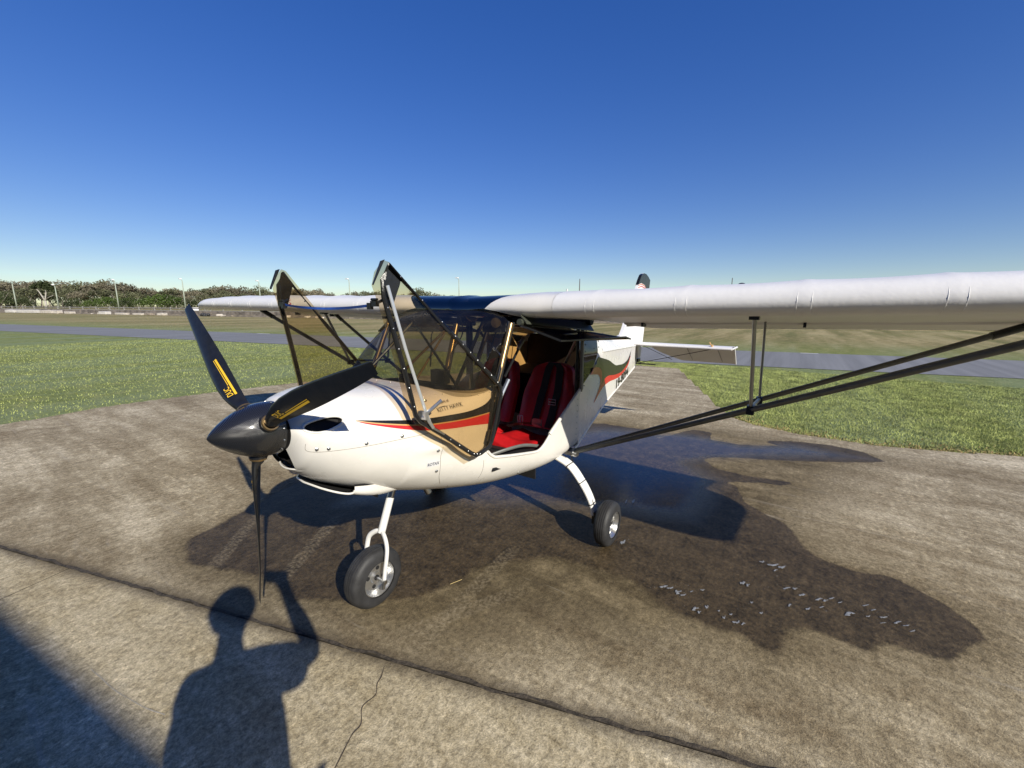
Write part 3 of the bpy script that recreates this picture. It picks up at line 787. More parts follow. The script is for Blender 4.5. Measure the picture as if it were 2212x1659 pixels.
# main gear
for s in (1, -1):
    ctr = [(-1.43, s*.36, .600), (-1.43, s*.47, .575), (-1.43, s*.565, .530), (-1.43, s*.645, .445), (-1.435, s*.705, .355), (-1.44, s*.745, .265), (-1.44, s*.760, .20)]
    C = spl(ctr, 6); g = MB(); rws = []
    for i, p in enumerate(C):
        t = (C[min(i+1, len(C)-1)]-C[max(i-1, 0)]).normalized(); nrm = t.cross(Vector((1, 0, 0))).normalized()
        w_ = .052-.016*i/(len(C)-1); th = .013
        r = [Vector((w_*cx, 0, 0))+nrm*th*cz for cx, cz in ((-1, -.3), (-.8, -1), (.8, -1), (1, -.3), (1, .3), (.8, 1), (-.8, 1), (-1, .3), (-1, -.3))]
        rws.append([p+v for v in r])
    g.grid(rws); leg = g.build('main_gear_leg', WPAINT, plane, True, 30)
    for i in (11, 19, 29):
        p = C[i]; t = (C[i+1]-C[i-1]).normalized(); nrm = t.cross(Vector((1, 0, 0))).normalized(); w_ = .052-.016*i/36+.003; q = MB()
        q.tube([p+Vector((w_*cx, 0, 0))+nrm*.0155*cz for cx, cz in ((-1, -1), (1, -1), (1, 1), (-1, 1))], .0035, 6, closed=True); q.build('cable_tie', BLACKM, leg)
    q = MB(); q.box((-1.44, s*.768, .18), (.065, .026, .09)); q.box((-1.415, s*.79, .15), (.045, .03, .08)); q.lathe([(-.045, .060), (-.03, .060), (-.028, .03)], (-1.43, s*.85, RW), (0, s, 0), 24)
    q.each('brake_caliper', BLACKM, leg, False)
    q = MB(); q.tube([(-1.43, s*.765, RW), (-1.43, s*.87, RW)], .014, 10); q.build('axle', STEEL, leg)
    wheel((-1.43, s*.87, RW), (0, 1, 0), RW, .11, leg, s)
    q = MB(); q.tube(spl([(-1.47, s*.54, .60), (-1.475, s*.56, .53), (-1.46, s*.60, .47), (-1.445, s*.68, .40), (-1.43, s*.76, .27)], 5), .005, 6); q.build('brake_hose', BLACKM, leg)

# ------------------------------------------------------------------ doors, folded forward and strapped together
DG = [[0.107,0.404,1.902],[0.147,0.397,1.851],[0.163,0.396,1.796],[0.145,0.403,1.734],[0.121,0.412,1.632],[0.088,0.427,1.467],[0.073,0.434,1.383],[0.045,0.447,1.242],[0.01,0.458,1.177],[-0.094,0.487,1.083],[-0.278,0.537,0.93],[-0.331,0.549,0.941],[-0.391,0.563,0.964],[-0.418,0.569,0.977],[-0.495,0.574,1.277],[-0.483,0.57,1.306],[-0.193,0.489,1.599],[0.08,0.411,1.895]]
DF = [[0.091,0.409,1.883],[0.119,0.405,1.819],[0.12,0.408,1.748],[0.092,0.42,1.617],[0.053,0.437,1.438],[0.025,0.45,1.293],[0.013,0.456,1.221],[-0.008,0.462,1.19],[-0.132,0.496,1.093],[-0.28,0.536,0.971],[-0.308,0.543,0.954],[-0.338,0.55,0.957],[-0.397,0.563,0.98],[-0.414,0.566,1.009],[-0.488,0.573,1.257],[-0.48,0.57,1.299],[-0.193,0.489,1.592]]
DN = (Vector(DF[0])-Vector(DF[13])).cross(Vector(DF[13])-Vector(DF[6])).normalized(); DN = DN if DN.y > 0 else -DN
OFF = DN*.012
for s in (1, -1):
    f = (lambda p: Vector((p[0], s*p[1], p[2])))
    nn = f(DN); g = MB(); g.slab([f(Vector(p)+OFF) for p in (DG if s > 0 else DG[::-1])], nn, .003)
    door = g.build('cabin_door', TINT, plane, False); door['label'] = 'smoked see-through cabin door folded forward along the nose'
    q = MB(); q.tube([f(Vector(p)+OFF*2) for p in DF], .0115, 8, closed=True); fo = q.build('door_frame', BLACKM, door)
    # gusset plate at the apex
    q = MB(); q.slab([f(Vector(p)+OFF*1.5) for p in (DF[0], DF[1], DF[2], (.085, .415, 1.70), (.045, .425, 1.80), (.035, .425, 1.83))], nn, .004); q.build('gusset_plate', BLACKM, door, False)
    q = MB(); q.slab([f(Vector(p)+OFF*2.2) for p in (DG[0], (.125, .402, 1.895), (.166, .397, 1.80), DG[2])], nn, .01); q.build('door_seal', BLACKM, door, False)
    q = MB()
    for a, b, n in ((16, 15, 7), (2, 6, 6), (8, 9, 3), (9, 11, 3)):
        A, B2 = Vector(DF[a]), Vector(DF[b])
        for k in range(n): q.ball(f(A.lerp(B2, (k+.5)/n)+OFF*2.9), .0042, 4)
    A, B2 = Vector(DF[0]), Vector(DF[16])
    for k in range(3): q.ball(f(A.lerp(B2, (k+.5)/3)+OFF*2.9), .0042, 4)
    q.stuff('frame_rivet', STEEL, fo)
    if s > 0:
        q = MB(); q.tube([Vector(p)+OFF*3.2 for p in ((.108, .41, 1.796), (.045, .435, 1.523), (-.03, .463, 1.243), (-.055, .473, 1.165))], .009, 8, flat=.5, up=(1, 0, 0)); q.build('latch_rod', SPRING_W, door)
        q = MB(); q.tube([Vector((-.091, .477, 1.284))+OFF*7, Vector((-.008, .461, 1.213))+OFF*4], .0085, 10); q.box(Vector((-.015, .463, 1.22))+OFF*3.5, (.02, .05, .035)); q.tube([Vector((-.018, .463, 1.225))+OFF*4, Vector((-.062, .475, 1.15))+OFF*4], .008, 8, flat=.5)
        q.build('door_handle', ALU, door)
        q = MB(); q.tube([Vector((-.064, .478, 1.148))+OFF*3.4, Vector((-.12, .492, 1.108))+OFF*3.4], .005, 6); q.build('latch_pin', STEEL, door)
    else:
        V, F = text_mesh('NYNJA', 1.0); X = [v.x for v in V]; Y = [v.y for v in V]
        a = Vector((.066, .420, 1.715)); b = Vector((.086, .412, 1.835)); up_ = DN.cross(b-a).normalized(); up_ = up_ if up_.x < 0 else -up_
        mesh('lettering', [f(a.lerp(b, (v.x-min(X))/(max(X)-min(X)))+up_*((v.y-min(Y))*.024/(max(Y)-min(Y)))+OFF*2.6) for v in V], F, mat('red_print', (.45, .03, .05), .4), door, False)
    # hinges
    q = MB()
    for h_ in ((-.488, .573, 1.262), (-.422, .568, 1.03)): q.tube([f((h_[0]+.01, h_[1]+.004, h_[2]-.03)), f((h_[0]-.012, h_[1]+.004, h_[2]+.03))], .016, 8)
    q.each('door_hinge', BLACKM, door)
# gull window flaps raised under the wing
for s in (1, -1):
    f = (lambda p: Vector((p[0], s*p[1], p[2])))
    A = Vector((-.70, .57, 1.612)); B2 = Vector((-1.63, .60, 1.53)); V_ = Vector((-.78, .79, 1.528)); T_2 = Vector((-1.80, .80, 1.498)); T3 = Vector((-2.02, .765, 1.468))
    g = MB(); g.slab([f(p) for p in (A, V_, T_2, T3, B2)], (0, 0, 1), .005); fl = g.build('upper_door_window', FLAPG, plane, False)
    q = MB(); q.tube([f(p) for p in (A, V_, T_2, T3, B2)], .006, 6, closed=True); q.build('window_edge', BLACKM, fl)
    q = MB(); q.lathe([(-.006, .055), (.001, .055), (.004, .04)], f(Vector((-1.05, .70, 1.548))), (0, .1*s, -1), 24); q.build('vent_disc', JURY, fl)
    q = MB(); q.slab([f((-.72, .56, 1.665)), f((-.72, .60, 1.625)), f((-1.66, .60, 1.545)), f((-1.66, .56, 1.60))], (0, s*.3, -1), .012)
    q.tube([f((-.70, .565, 1.63)), f((-1.66, .565, 1.565))], .018, 10); q.build('cantrail', mat('olive_cantrail', (.055, .06, .045), .5) if s > 0 else bpy.data.materials['olive_cantrail'], plane, False)
    q = MB()
    for k in range(60):
        p = Vector((-.78, .603, 1.604)).lerp(Vector((-1.6, .603, 1.535)), k/59); q.box(f(p), (.007, .004, .007))
    q.stuff('zip', BLACKM, plane, False)
# cabin frame tubes
def bz(P, r, name='frame_tube', m=BRONZE, n=12):
    q = MB(); q.tube(P, r, n); return q.build(name, m, plane)
for s in (1, -1):
    o = bz([(-.485, s*.540, 1.20), (-.675, s*.525, 1.62)], .017)
    q = MB(); q.tube([(-.44, s*.545, 1.0), (-.505, s*.552, 1.25), (-.70, s*.525, 1.625)], .010, 8); q.build('door_jamb', BLACKM, o)
    q = MB(); q.tube([(-.43, s*.545, .96), (-.485, s*.545, 1.26)], .010, 8); q.build('jamb_tube', BLACKM, o)
    bz([(-.30, s*.40, 1.24), (-.70, s*.30, 1.62)], .011, m=BLACKM, n=8)
    bz([(-1.80, s*.26, 1.18), (-1.62, s*.50, 1.52)], .013, m=JURY)
    bz([(-1.56, s*.52, .70), (-1.56, s*.52, 1.6)], .014, m=BLACKM)
o = bz([(-.62, .06, 1.27), (-.765, .03, 1.60)], .021); o = bz([(-.60, .063, 1.22), (-.765, .025, 1.60)], .019)
bz([(-.37, -.02, 1.35), (-.68, -.0, 1.56)], .008); bz([(-.42, .0, 1.27), (-.68, .0, 1.545)], .007)
bz([(-1.02, -.02, 1.30), (-1.16, 0, 1.60)], .017); bz([(-1.06, .05, 1.33), (-1.14, .10, 1.62)], .007, m=BLACKM)
bz([(-.36, .40, 1.28), (-.69, -.30, 1.62)], .008, m=BLACKM, n=8)
# roof mechanics: torque tube, brackets, pulleys, tank
q = MB(); q.tube([(-.86, -.6, 1.70), (-.86, .6, 1.70)], .045, 16); q.tube([(-1.62, -.6, 1.62), (-1.62, .6, 1.62)], .035, 14)
q.box((-.80, .05, 1.665), (.05, .05, .10)); q.box((-.82, .32, 1.61), (.12, .14, .10)); q.box((-.80, -.30, 1.62), (.14, .10, .06))
q.lathe([(-.02, .05), (.02, .05)], (-.80, .12, 1.66), (0, 1, 0), 16)
q.build('roof_mechanism', DARK, plane, True, 30)
q = MB(); q.lathe([(-.012, .040), (-.008, .045), (.008, .045), (.012, .040)], (-.77, .16, 1.665), (1, .5, 0), 20); q.lathe([(-.02, .03), (.02, .03)], (-.76, .36, 1.62), (1, .3, 0), 16); q.tube([(-.78, .30, 1.60), (-.78, .30, 1.66)], .012, 8)
q.each('pulley', BRONZE, plane)
for P in ([(-.74, .08, 1.66), (-.72, .12, 1.55), (-.66, .10, 1.45), (-.62, .1, 1.35), (-.55, .08, 1.28)], [(-.74, .0, 1.62), (-.62, -.04, 1.56), (-.56, .0, 1.45), (-.52, .03, 1.35)], [(-.78, .42, 1.64), (-.74, .44, 1.56), (-.70, .46, 1.45)]):
    q = MB(); q.tube(spl(P, 5), .004, 6); q.build('cable', BLACKM, plane)
# instrument panel and coaming
q = MB(); rws = []
for x, z, w_ in ((-.30, 1.262, .44), (-.40, 1.262, .47), (-.52, 1.255, .50), (-.60, 1.23, .51), (-.605, 1.12, .50), (-.60, 1.0, .46)):
    rws.append([(x+.02*(1-(y/w_)**2)*0, y, z-.06*(abs(y)/w_)**4) for y in np.linspace(-w_, w_, 15)])
q.grid(rws); dash = q.build('instrument_panel', DARK, plane, True, 40)
for y, z, r in ((.30, 1.15, .035), (.20, 1.15, .035), (.05, 1.14, .035), (-.06, 1.14, .035), (-.22, 1.15, .04), (.34, 1.06, .028), (.24, 1.06, .028)):
    q = MB(); q.lathe([(0, r), (.012, r), (.014, r*.85)], (-.603, y, z), (-1, 0, 0), 18); q.build('instrument', JURY, dash)
q = MB(); q.box((-.50, .13, 1.30), (.05, .11, .08)); q.box((-.45, -.10, 1.28), (.06, .09, .04)); q.each('gps_unit', DARK, dash, False)
for y in (.26, -.26):
    q = MB(); q.tube(spl([(-.72, y, .72), (-.74, y, .95), (-.80, y, 1.02)], 4), .011, 8); q.lathe([(-.02, .015), (.07, .018)], (-.80, y, 1.0), (-.2, 0, 1), 10); q.build('control_stick', BLACKM, plane)
q = MB(); q.tube([(-1.12, .04, .80), (-1.05, .04, .90)], .009, 8); q.ball((-1.045, .04, .91), .016, 6); q.build('lever', ALU, plane)
q = MB(); q.tube([(-.55, .50, 1.13), (-.66, .52, 1.30)], .012, 8); q.build('gas_spring', ALU, plane)
q = MB(); q.tube([(-.93, .45, 1.52), (-.86, .45, 1.455)], .011, 8); q.build('gas_spring', ALU, plane)
q = MB(); q.tube([(-.87, .45, 1.46), (-.72, .45, 1.30)], .008, 8); q.build('gas_spring_rod', BLACKM, plane)
# seats
def seat(s):
    cy = s*.265
    c = MB(); n = 14; top = []
    def cush(u, v):   # u fore-aft 0..1, v -1..1
        x = -1.06-.46*u; y = cy+.215*v; edge = max(abs(v)**6, (abs(2*u-1))**8)
        z = .765-.035*u*(1)+.030*abs(v)**3*(1-u*.3)+.012*math.cos(v*3.1)*-1+.025*math.exp(-((u-.08)/.12)**2)-.055*edge-.02*(1-abs(v))*0
        return (x, y, z)
    c.grid([[cush(i/n, -1+2*j/n) for j in range(n+1)] for i in range(n+1)])
    fr_ = [cush(0, -1+2*j/n) for j in range(n+1)]; c.grid([fr_, [(x+.012, y, z-.045) for x, y, z in fr_], [(x-.01, y, z-.085) for x, y, z in fr_]])
    for vv in (-1, 1):
        e = [cush(i/n, vv) for i in range(n+1)]; c.grid([e, [(x, y+vv*.008, z-.04) for x, y, z in e], [(x, y, z-.085) for x, y, z in e]])
    st_ = c.build('seat', RED, plane, True, 70)
    b = MB()
    def back(u, v, d=0):
        wv = .225*(1-.28*max(u-.55, 0)/.45*(1 if u > .55 else 0)) if u < .9 else .225*.75*math.sqrt(max(1-((u-.9)/.1)**2*.8, .1))
        x = -1.47-.20*u; y = cy+wv*v; z = .77+.50*u
        x += .035*abs(v)**2.5-.018*abs(math.sin(u*3.14*2.5))*.3-.05*d
        return (x-.03*abs(v)**10, y, z)
    b.grid([[back(i/18, -1+2*j/14) for j in range(15)] for i in range(19)])
    b.grid([[back(i/18, -1+2*j/14, 1) for j in range(15)] for i in range(19)])
    for vv in (-1, 1): b.grid([[back(i/18, vv), back(i/18, vv, 1)] for i in range(19)])
    b.grid([[back(1, -1+2*j/14) for j in range(15)], [back(1, -1+2*j/14, 1) for j in range(15)]])
    bo_ = b.build('seat_back', RED, plane, True, 60)
    for v0, v1 in ((-.30, -.48), (.30, .10)):
        q = MB(); rws = []
        for i in range(16):
            u = .02+.98*i/15; v = v0+(v1-v0)*i/15*-1 if s > 0 else v0
            p = Vector(back(u, v0+.1*math.sin(u*2))); rws.append([p+Vector((.012, dy, .004)) for dy in (-.033, 0, .033)])
        q.grid(rws); h = q.build('harness', WEB, bo_)
        p = Vector(back(.42, v0)); q = MB()
        q.tube([p+Vector((.03, a, b2)) for a, b2 in ((-.032, -.02), (.032, -.02), (.032, .022), (-.032, .022))], .004, 6, closed=True); q.tube([p+Vector((.03, -.032, 0)), p+Vector((.03, .032, 0))], .003, 6)
        if (v0 > 0) == (s > 0): q.build('buckle', SPRING_W, bo_)
    q = MB(); rws = []
    for i in range(14):
        v = -1+2*i/13; rws.append([Vector((-1.36+.05*abs(v), cy+.21*v, .785+.05*(1-v*v)))+Vector((dx, 0, dx*.5)) for dx in (-.025, 0, .025)])
    q.grid(rws); q.build('lap_belt', WEB, bo_)
    for dx, dy, m in ((.02, -.11*s, SPRING_W), (.02, .05*s, JURY)):
        p = Vector((-1.34, cy+dy, .85)); q = MB(); q.tube([p+Vector((.0, a, b2)) for a, b2 in ((-.022, -.035), (.022, -.035), (.022, .035), (-.022, .035))], .0045, 6, closed=True); q.tube([p+Vector((0, 0, -.035)), p+Vector((0, 0, .035))], .004, 6)
        if m is JURY: q = MB(); q.slab([p+Vector((0, -.05, -.02)), p+Vector((0, -.03, -.032)), p+Vector((0, .035, -.032)), p+Vector((0, .035, .032)), p+Vector((0, -.03, .032)), p+Vector((0, -.05, .02))], (1, 0, .5), .014)
        q.build('buckle', m, bo_)
    return st_
seat(1); seat(-1)
q = MB(); q.slab([(-1.0, -.5, .70), (-1.5, -.5, .68), (-1.5, .5, .68), (-1.0, .5, .70)], (0, 0, 1), .03)
q.slab([(-1.03, -.49, .55), (-1.03, .49, .55), (-1.03, .49, .70), (-1.03, -.49, .70)], (1, 0, 0), .01)
q.build('seat_frame', DARK, plane, False)
# baggage bay lining behind the seats
q = MB(); q.grid([[(x, y, z) for y in np.linspace(-.43, .43, 7)] for x, z in ((-1.80, .76), (-1.86, 1.0), (-1.88, 1.12))])
q.grid([[(x, y, z) for y in np.linspace(-.38, .38, 7)] for x, z in ((-1.9, 1.12), (-2.27, 1.16), (-2.28, 1.46))])
q.grid([[(-1.55, y, 1.585), (-1.75, y, 1.57)] for y in np.linspace(-.5, .5, 5)])
q.grid([[(-.75, y, 1.60), (-1.55, y, 1.585)] for y in (-.27, -.52)]); q.grid([[(-.75, y, 1.60), (-1.55, y, 1.585)] for y in (.27, .52)])
q.grid([[(-1.60, .50, .72), (-1.60, .50, 1.10)], [(-1.85, .44, .78), (-1.85, .44, 1.08)]])
q.build('cabin_lining', HEADLINER, plane)
q = MB(); q.grid([[(-1.78-.02*math.sin(a*5), y, .80+a*.32) for a in np.linspace(0, 1, 10)] for y in np.linspace(-.40, -.02, 10)]); q.build('baggage_bag', HEADLINER, plane)
q = MB(); q.grid([[(-1.72-.58*u, -(.475-.075*u)+.006*math.sin(u*14+z*5), z) for u in np.linspace(0, 1, 22)] for z in np.linspace(1.02, 1.47, 8)])
q.build('side_curtain', TANF, plane)
# blue ratchet strap between the doors
strap = empty('ratchet_strap', (.131, 0, 1.72), 'blue webbing strap with black buckles tied across between the two open doors', 'strap')
P = [(.131, y, 1.722-.022*(1-(y/.41)**2)) for y in np.linspace(-.40, .36, 26)]
q = MB(); rws = []
for i, p in enumerate(P):
    a = .9*math.sin(i*.38); rws.append([Vector(p)+Vector((math.sin(a)*.4, 0, math.cos(a)*.9+.1)).normalized()*dz for dz in (-.006, .006)])
q.grid(rws); q.build('webbing', BLUE, strap)
for y, sg in ((.375, 1), (-.405, -1)):
    q = MB(); q.box((.131, y, 1.722), (.018, .038, .024)); q.box((.134, y-.028*sg, 1.712), (.018, .022, .028)); q.tube([(.131, y-.02, 1.74), (.131, y+.02, 1.74)], .006, 6); q.build('buckle', BLACKM, strap, False)
    q = MB(); q.tube(spl([(.131, y+.015*sg, 1.725), (.118, y+.045*sg, 1.74), (.085, y+.055*sg, 1.755), (.082, y+.03*sg, 1.748), (.12, y+.01*sg, 1.728)], 5), .0065, 8); q.build('hook', BLACKM, strap)

# ------------------------------------------------------------------ tail
q = MB()
def slabxz(P, th, y=0.):
    q = MB(); q.slab([(x, y, z) for x, z in P], (0, 1, 0), th); return q
fin = slabxz([(-3.45, 1.33), (-3.86, 1.38), (-3.93, 1.45), (-4.31, 1.94), (-4.44, 1.96), (-4.47, 1.25), (-4.20, 1.22)], .045).build('tail_fin', FABRIC, plane, True, 30)
rP = [(-4.33, 1.94), (-4.46, 2.10), (-4.52, 2.16), (-4.60, 2.19), (-4.70, 2.185), (-4.80, 2.155), (-4.90, 2.11), (-4.87, 1.96), (-4.76, 1.42), (-4.72, 1.19), (-4.66, 1.02), (-4.56, 1.02), (-4.48, 1.25), (-4.45, 1.93)]
rud = slabxz(rP, .035).build('rudder', FABRIC, plane, True, 30)
for s in (1, -1):
    y = s*.0200
    TP = [(-4.40, 2.03), (-4.46, 2.10), (-4.52, 2.158), (-4.60, 2.186), (-4.70, 2.182), (-4.80, 2.152), (-4.895, 2.108), (-4.866, 1.95), (-4.78, 1.965), (-4.66, 2.035), (-4.52, 2.055)]
    if s > 0: q = slabxz([(x+.006 if x > -4.6 else x-.003, z+.004 if z > 2.06 else z) for x, z in TP], .0405); q.build('black_tip', BLKV, rud, False)
    for a, m in ((0, mat('orange_line', (.60, .16, .08), .4) if s > 0 else bpy.data.materials['orange_line']), (-.028, REDV)):
        g = MB(); ps = [(-4.39, 2.022+a), (-4.52, 2.046+a), (-4.66, 2.026+a), (-4.78, 1.956+a), (-4.858, 1.938+a)]
        g.grid([[(x, s*.0215, z) for x, z in ps], [(x, s*.0215, z-.010) for x, z in ps]]); g.build('tip_line', m, rud, False)
q = slabxz([(-4.15, 1.20), (-4.42, 1.20), (-4.50, .95), (-4.42, .93), (-4.15, .95)], .05).build('stern_post_fairing', mat('grey_tail_panel', (.30, .30, .28), .5), plane, False)
q = MB(); q.box((-4.62, 0, .985), (.10, .04, .05)); q.tube([(-4.45, 0, .96), (-4.45, .3, .96)], .008, 6); q.build('tail_bracket', BLACKM, plane, False)
q = MB(); q.tube([(-4.15, 0, .93), (-4.42, 0, .90), (-4.52, 0, .91)], [.03, .03, .01], 10, flat=.7); q.build('tail_skid', WPAINT, plane)
for s in (1, -1):
    g = MB(); rws = []
    for y in np.linspace(.02, 1.22, 18):
        x0 = -4.28; x1 = -4.66
        rws.append([(x1, s*y, 1.236), ((x0+x1)/2, s*y, 1.258), (x0-.02, s*y, 1.250), (x0, s*y, 1.236), (x0-.02, s*y, 1.222), ((x0+x1)/2, s*y, 1.22), (x1, s*y, 1.236)])
    g.grid(rws); stb = g.build('tailplane', FABRIC, plane, True, 60)
    g = MB(); g.tube([(-4.285, s*.05, 1.237), (-4.285, s*1.225, 1.237), ], .016, 10); g.tube([(-4.285, s*1.225, 1.237), (-4.66, s*1.235, 1.237)], .012, 8); g.build('edge_tube', WPAINT, stb)
    g = MB(); rws = []
    for y in np.concatenate([np.linspace(.12, .52, 8), np.linspace(.6, 1.20, 10)]):
        ch = .05+.26*min(max((y-.12)/.40, 0), 1)**.7
        rws.append([(-4.68, s*y, 1.232), (-4.68-ch, s*y, 1.232-ch*.80), (-4.68-ch-.003, s*y, 1.236-ch*.80), (-4.685, s*y, 1.244)])
    g.grid(rws); el = g.build('elevator', FABRIC, plane, True, 30)
    g = MB(); g.tube([(-4.66, s*1.20, 1.238), (-4.68, s*1.205, 1.23), (-4.99, s*1.205, .985)], .011, 8); g.build('edge_tube', WPAINT, el)
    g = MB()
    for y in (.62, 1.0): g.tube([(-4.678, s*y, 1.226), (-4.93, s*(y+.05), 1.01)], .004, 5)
    g.each('elevator_rib_shadow', mat('rib_shadow_grey', (.35, .33, .32), .7) if s > 0 else bpy.data.materials['rib_shadow_grey'], el)  # rib shadows painted as darker grey lines along the elevator
    g = MB(); g.tube([(-4.45, s*.02, .955), (-4.40, s*1.02, 1.225)], .0045, 6); g.build('bracing_wire', BLACKM, plane)
    g = MB(); g.tube([(-4.35, s*.12, 1.23), (-4.50, s*.50, 1.04)], .003, 5); g.build('bracing_wire', BLACKM, plane)
g = MB(); g.box((-4.35, 1.0, 1.262), (.06, .012, .03)); g.tube([(-4.35, 1.0, 1.25), (-4.38, .96, 1.30)], .008, 6); g.build('wire_fitting', GOLDV, plane, False)
# ------------------------------------------------------------------ ground
RN = Vector((-.968, -.25, 0)).normalized(); RT = Vector((-.25, .968, 0)).normalized()   # away from / along the runway
def ruv(u, v, z=0.): return RN*u+RT*v+Vector((0, 0, z))
def at(px, u):
    "ground point under image column px on the line u = const"
    d = (px-1106)/FPX*cr0+Vector((math.cos(YAW), math.sin(YAW), 0))
    t = (u-RN.dot(Vector((CAMP.x, CAMP.y, 0))))/RN.dot(d); return Vector((CAMP.x, CAMP.y, 0))+d*t
def setp(n, k, v): n.inputs[k].default_value = v
def ramp(t, fac, stops):
    r = node(t, 'ShaderNodeValToRGB'); e = r.color_ramp.elements
    while len(e) < len(stops): e.new(.5)
    for q, (p, c) in zip(e, stops): q.position = p; q.color = (*c, 1)
    t.links.new(fac, r.inputs[0]); return r.outputs[0]
def nz(t, vec, scale, det=6, rough=.55, dist=0.):
    n = node(t, 'ShaderNodeTexNoise'); setp(n, 'Scale', scale); setp(n, 'Detail', det); setp(n, 'Roughness', rough); setp(n, 'Distortion', dist)
    t.links.new(vec, n.inputs['Vector']); return n.outputs[0]
def maprot(t, vec, ang, sc):
    m = node(t, 'ShaderNodeMapping'); m.inputs['Rotation'].default_value = (0, 0, ang); m.inputs['Scale'].default_value = sc
    t.links.new(vec, m.inputs[0]); return m.outputs[0]
def mul(t, a, b, op='MULTIPLY'):
    m = node(t, 'ShaderNodeMath', operation=op)
    for i, q in enumerate((a, b)):
        if isinstance(q, (int, float)): m.inputs[i].default_value = q
        else: t.links.new(q, m.inputs[i])
    return m.outputs[0]
def mixc(t, f, a, b, mode='MIX'):
    m = node(t, 'ShaderNodeMixRGB', blend_type=mode)
    for i, q in enumerate((f, a, b)):
        if isinstance(q, (int, float)): m.inputs[i].default_value = q
        elif isinstance(q, tuple): m.inputs[i].default_value = (*q, 1)
        else: t.links.new(q, m.inputs[i])
    return m.outputs[0]
def mrange(t, x, a, b, c, d):
    r = node(t, 'ShaderNodeMapRange'); 
    for k, v in zip(('From Min', 'From Max', 'To Min', 'To Max'), (a, b, c, d)): setp(r, k, v)
    t.links.new(x, r.inputs[0]); return r.outputs[0]
RUNANG = math.atan2(RT.y, RT.x)
def field_mat():
    m = bpy.data.materials.new('field_grass'); m.use_nodes = True; t = m.node_tree; b = t.nodes['Principled BSDF']
    P = node(t, 'ShaderNodeNewGeometry').outputs['Position']
    dt = node(t, 'ShaderNodeVectorMath', operation='DOT_PRODUCT'); t.links.new(P, dt.inputs[0]); dt.inputs[1].default_value = RN
    u = dt.outputs['Value']
    al = maprot(t, P, -RUNANG, (.10, 1.0, 1.0))
    stripes = nz(t, al, .55, 5, .6); patch = nz(t, P, .18, 5, .6); fine = nz(t, P, 22, 5, .7); mid = nz(t, P, 2.2, 5, .65)
    far = mrange(t, u, 17.5, 26, 0, 1)
    near = ramp(t, mid, [(.3, (.15, .18, .045)), (.5, (.205, .235, .065)), (.7, (.31, .31, .12))])
    dew = mixc(t, mrange(t, stripes, .42, .6, 0, .55), near, (.24, .29, .165))
    dry = ramp(t, mul(t, mul(t, stripes, .65), mul(t, mid, .35), 'ADD'), [(.38, (.15, .145, .048)), (.48, (.27, .225, .095)), (.58, (.42, .34, .17))])
    pm = mrange(t, patch, .45, .65, 0, .35)
    c1 = mixc(t, pm, dry, (.165, .185, .058))
    col = mixc(t, far, dew, c1)
    v = mrange(t, fine, .25, .75, .62, 1.38); vm = node(t, 'ShaderNodeVectorMath', operation='SCALE'); t.links.new(col, vm.inputs[0]); t.links.new(v, vm.inputs['Scale'])
    t.links.new(vm.outputs[0], b.inputs['Base Color']); setp(b, 'Roughness', .9); setp(b, 'Specular IOR Level', .2)
    bp = node(t, 'ShaderNodeBump'); setp(bp, 'Strength', .8); setp(bp, 'Distance', .05); t.links.new(fine, bp.inputs['Height']); t.links.new(bp.outputs[0], b.inputs['Normal'])
    return m
fld = MB(); S = 2500
fld.add([(-S, -S, -.03), (S, -S, -.03), (S, S, -.03), (-S, S, -.03)], [(0, 1, 2, 3)])
ground = fld.build('grass_field', field_mat(), None, False); tag(ground, 'green and straw coloured mown airfield grass reaching the trees', None, None, 'structure')
# runway strip
def asphalt():
    m = bpy.data.materials.new('asphalt'); m.use_nodes = True; t = m.node_tree; b = t.nodes['Principled BSDF']
    P = node(t, 'ShaderNodeNewGeometry').outputs['Position']; al = maprot(t, P, -RUNANG, (.03, 1.0, 1.0))
    a = nz(t, al, 2.2, 5); f = nz(t, P, 30, 4)
    c = ramp(t, mul(t, mul(t, a, .7), mul(t, f, .3), 'ADD'), [(.35, (.16, .16, .157)), (.65, (.25, .25, .245))])
    t.links.new(c, b.inputs['Base Color']); setp(b, 'Roughness', .85); return m
rw = MB(); rw.add([ruv(12.9, -400, -.018), ruv(18.28, -400, -.018), ruv(18.28, 150, -.018), ruv(12.9, 150, -.018)], [(0, 1, 2, 3)])
tag(rw.build('runway', asphalt(), None, False), 'narrow grey asphalt strip crossing behind the aircraft', None, None, 'structure')
PAINT = mat('white_marking', (.75, .74, .70), .7, noise_amt=.15, nscale=6)
for px0, px1 in ((555, 583), (1731, 1770), (1165, 1190), (1030, 1050)):
    a, b = at(px0, 18.05), at(px1, 18.05); q = MB(); z = Vector((0, 0, -.013)); n_ = RN*.13
    q.add([a+z, b+z, b+z+n_, a+z+n_], [(0, 1, 2, 3)]); o = q.build('runway_marking', PAINT, bpy.data.objects['runway'], False)

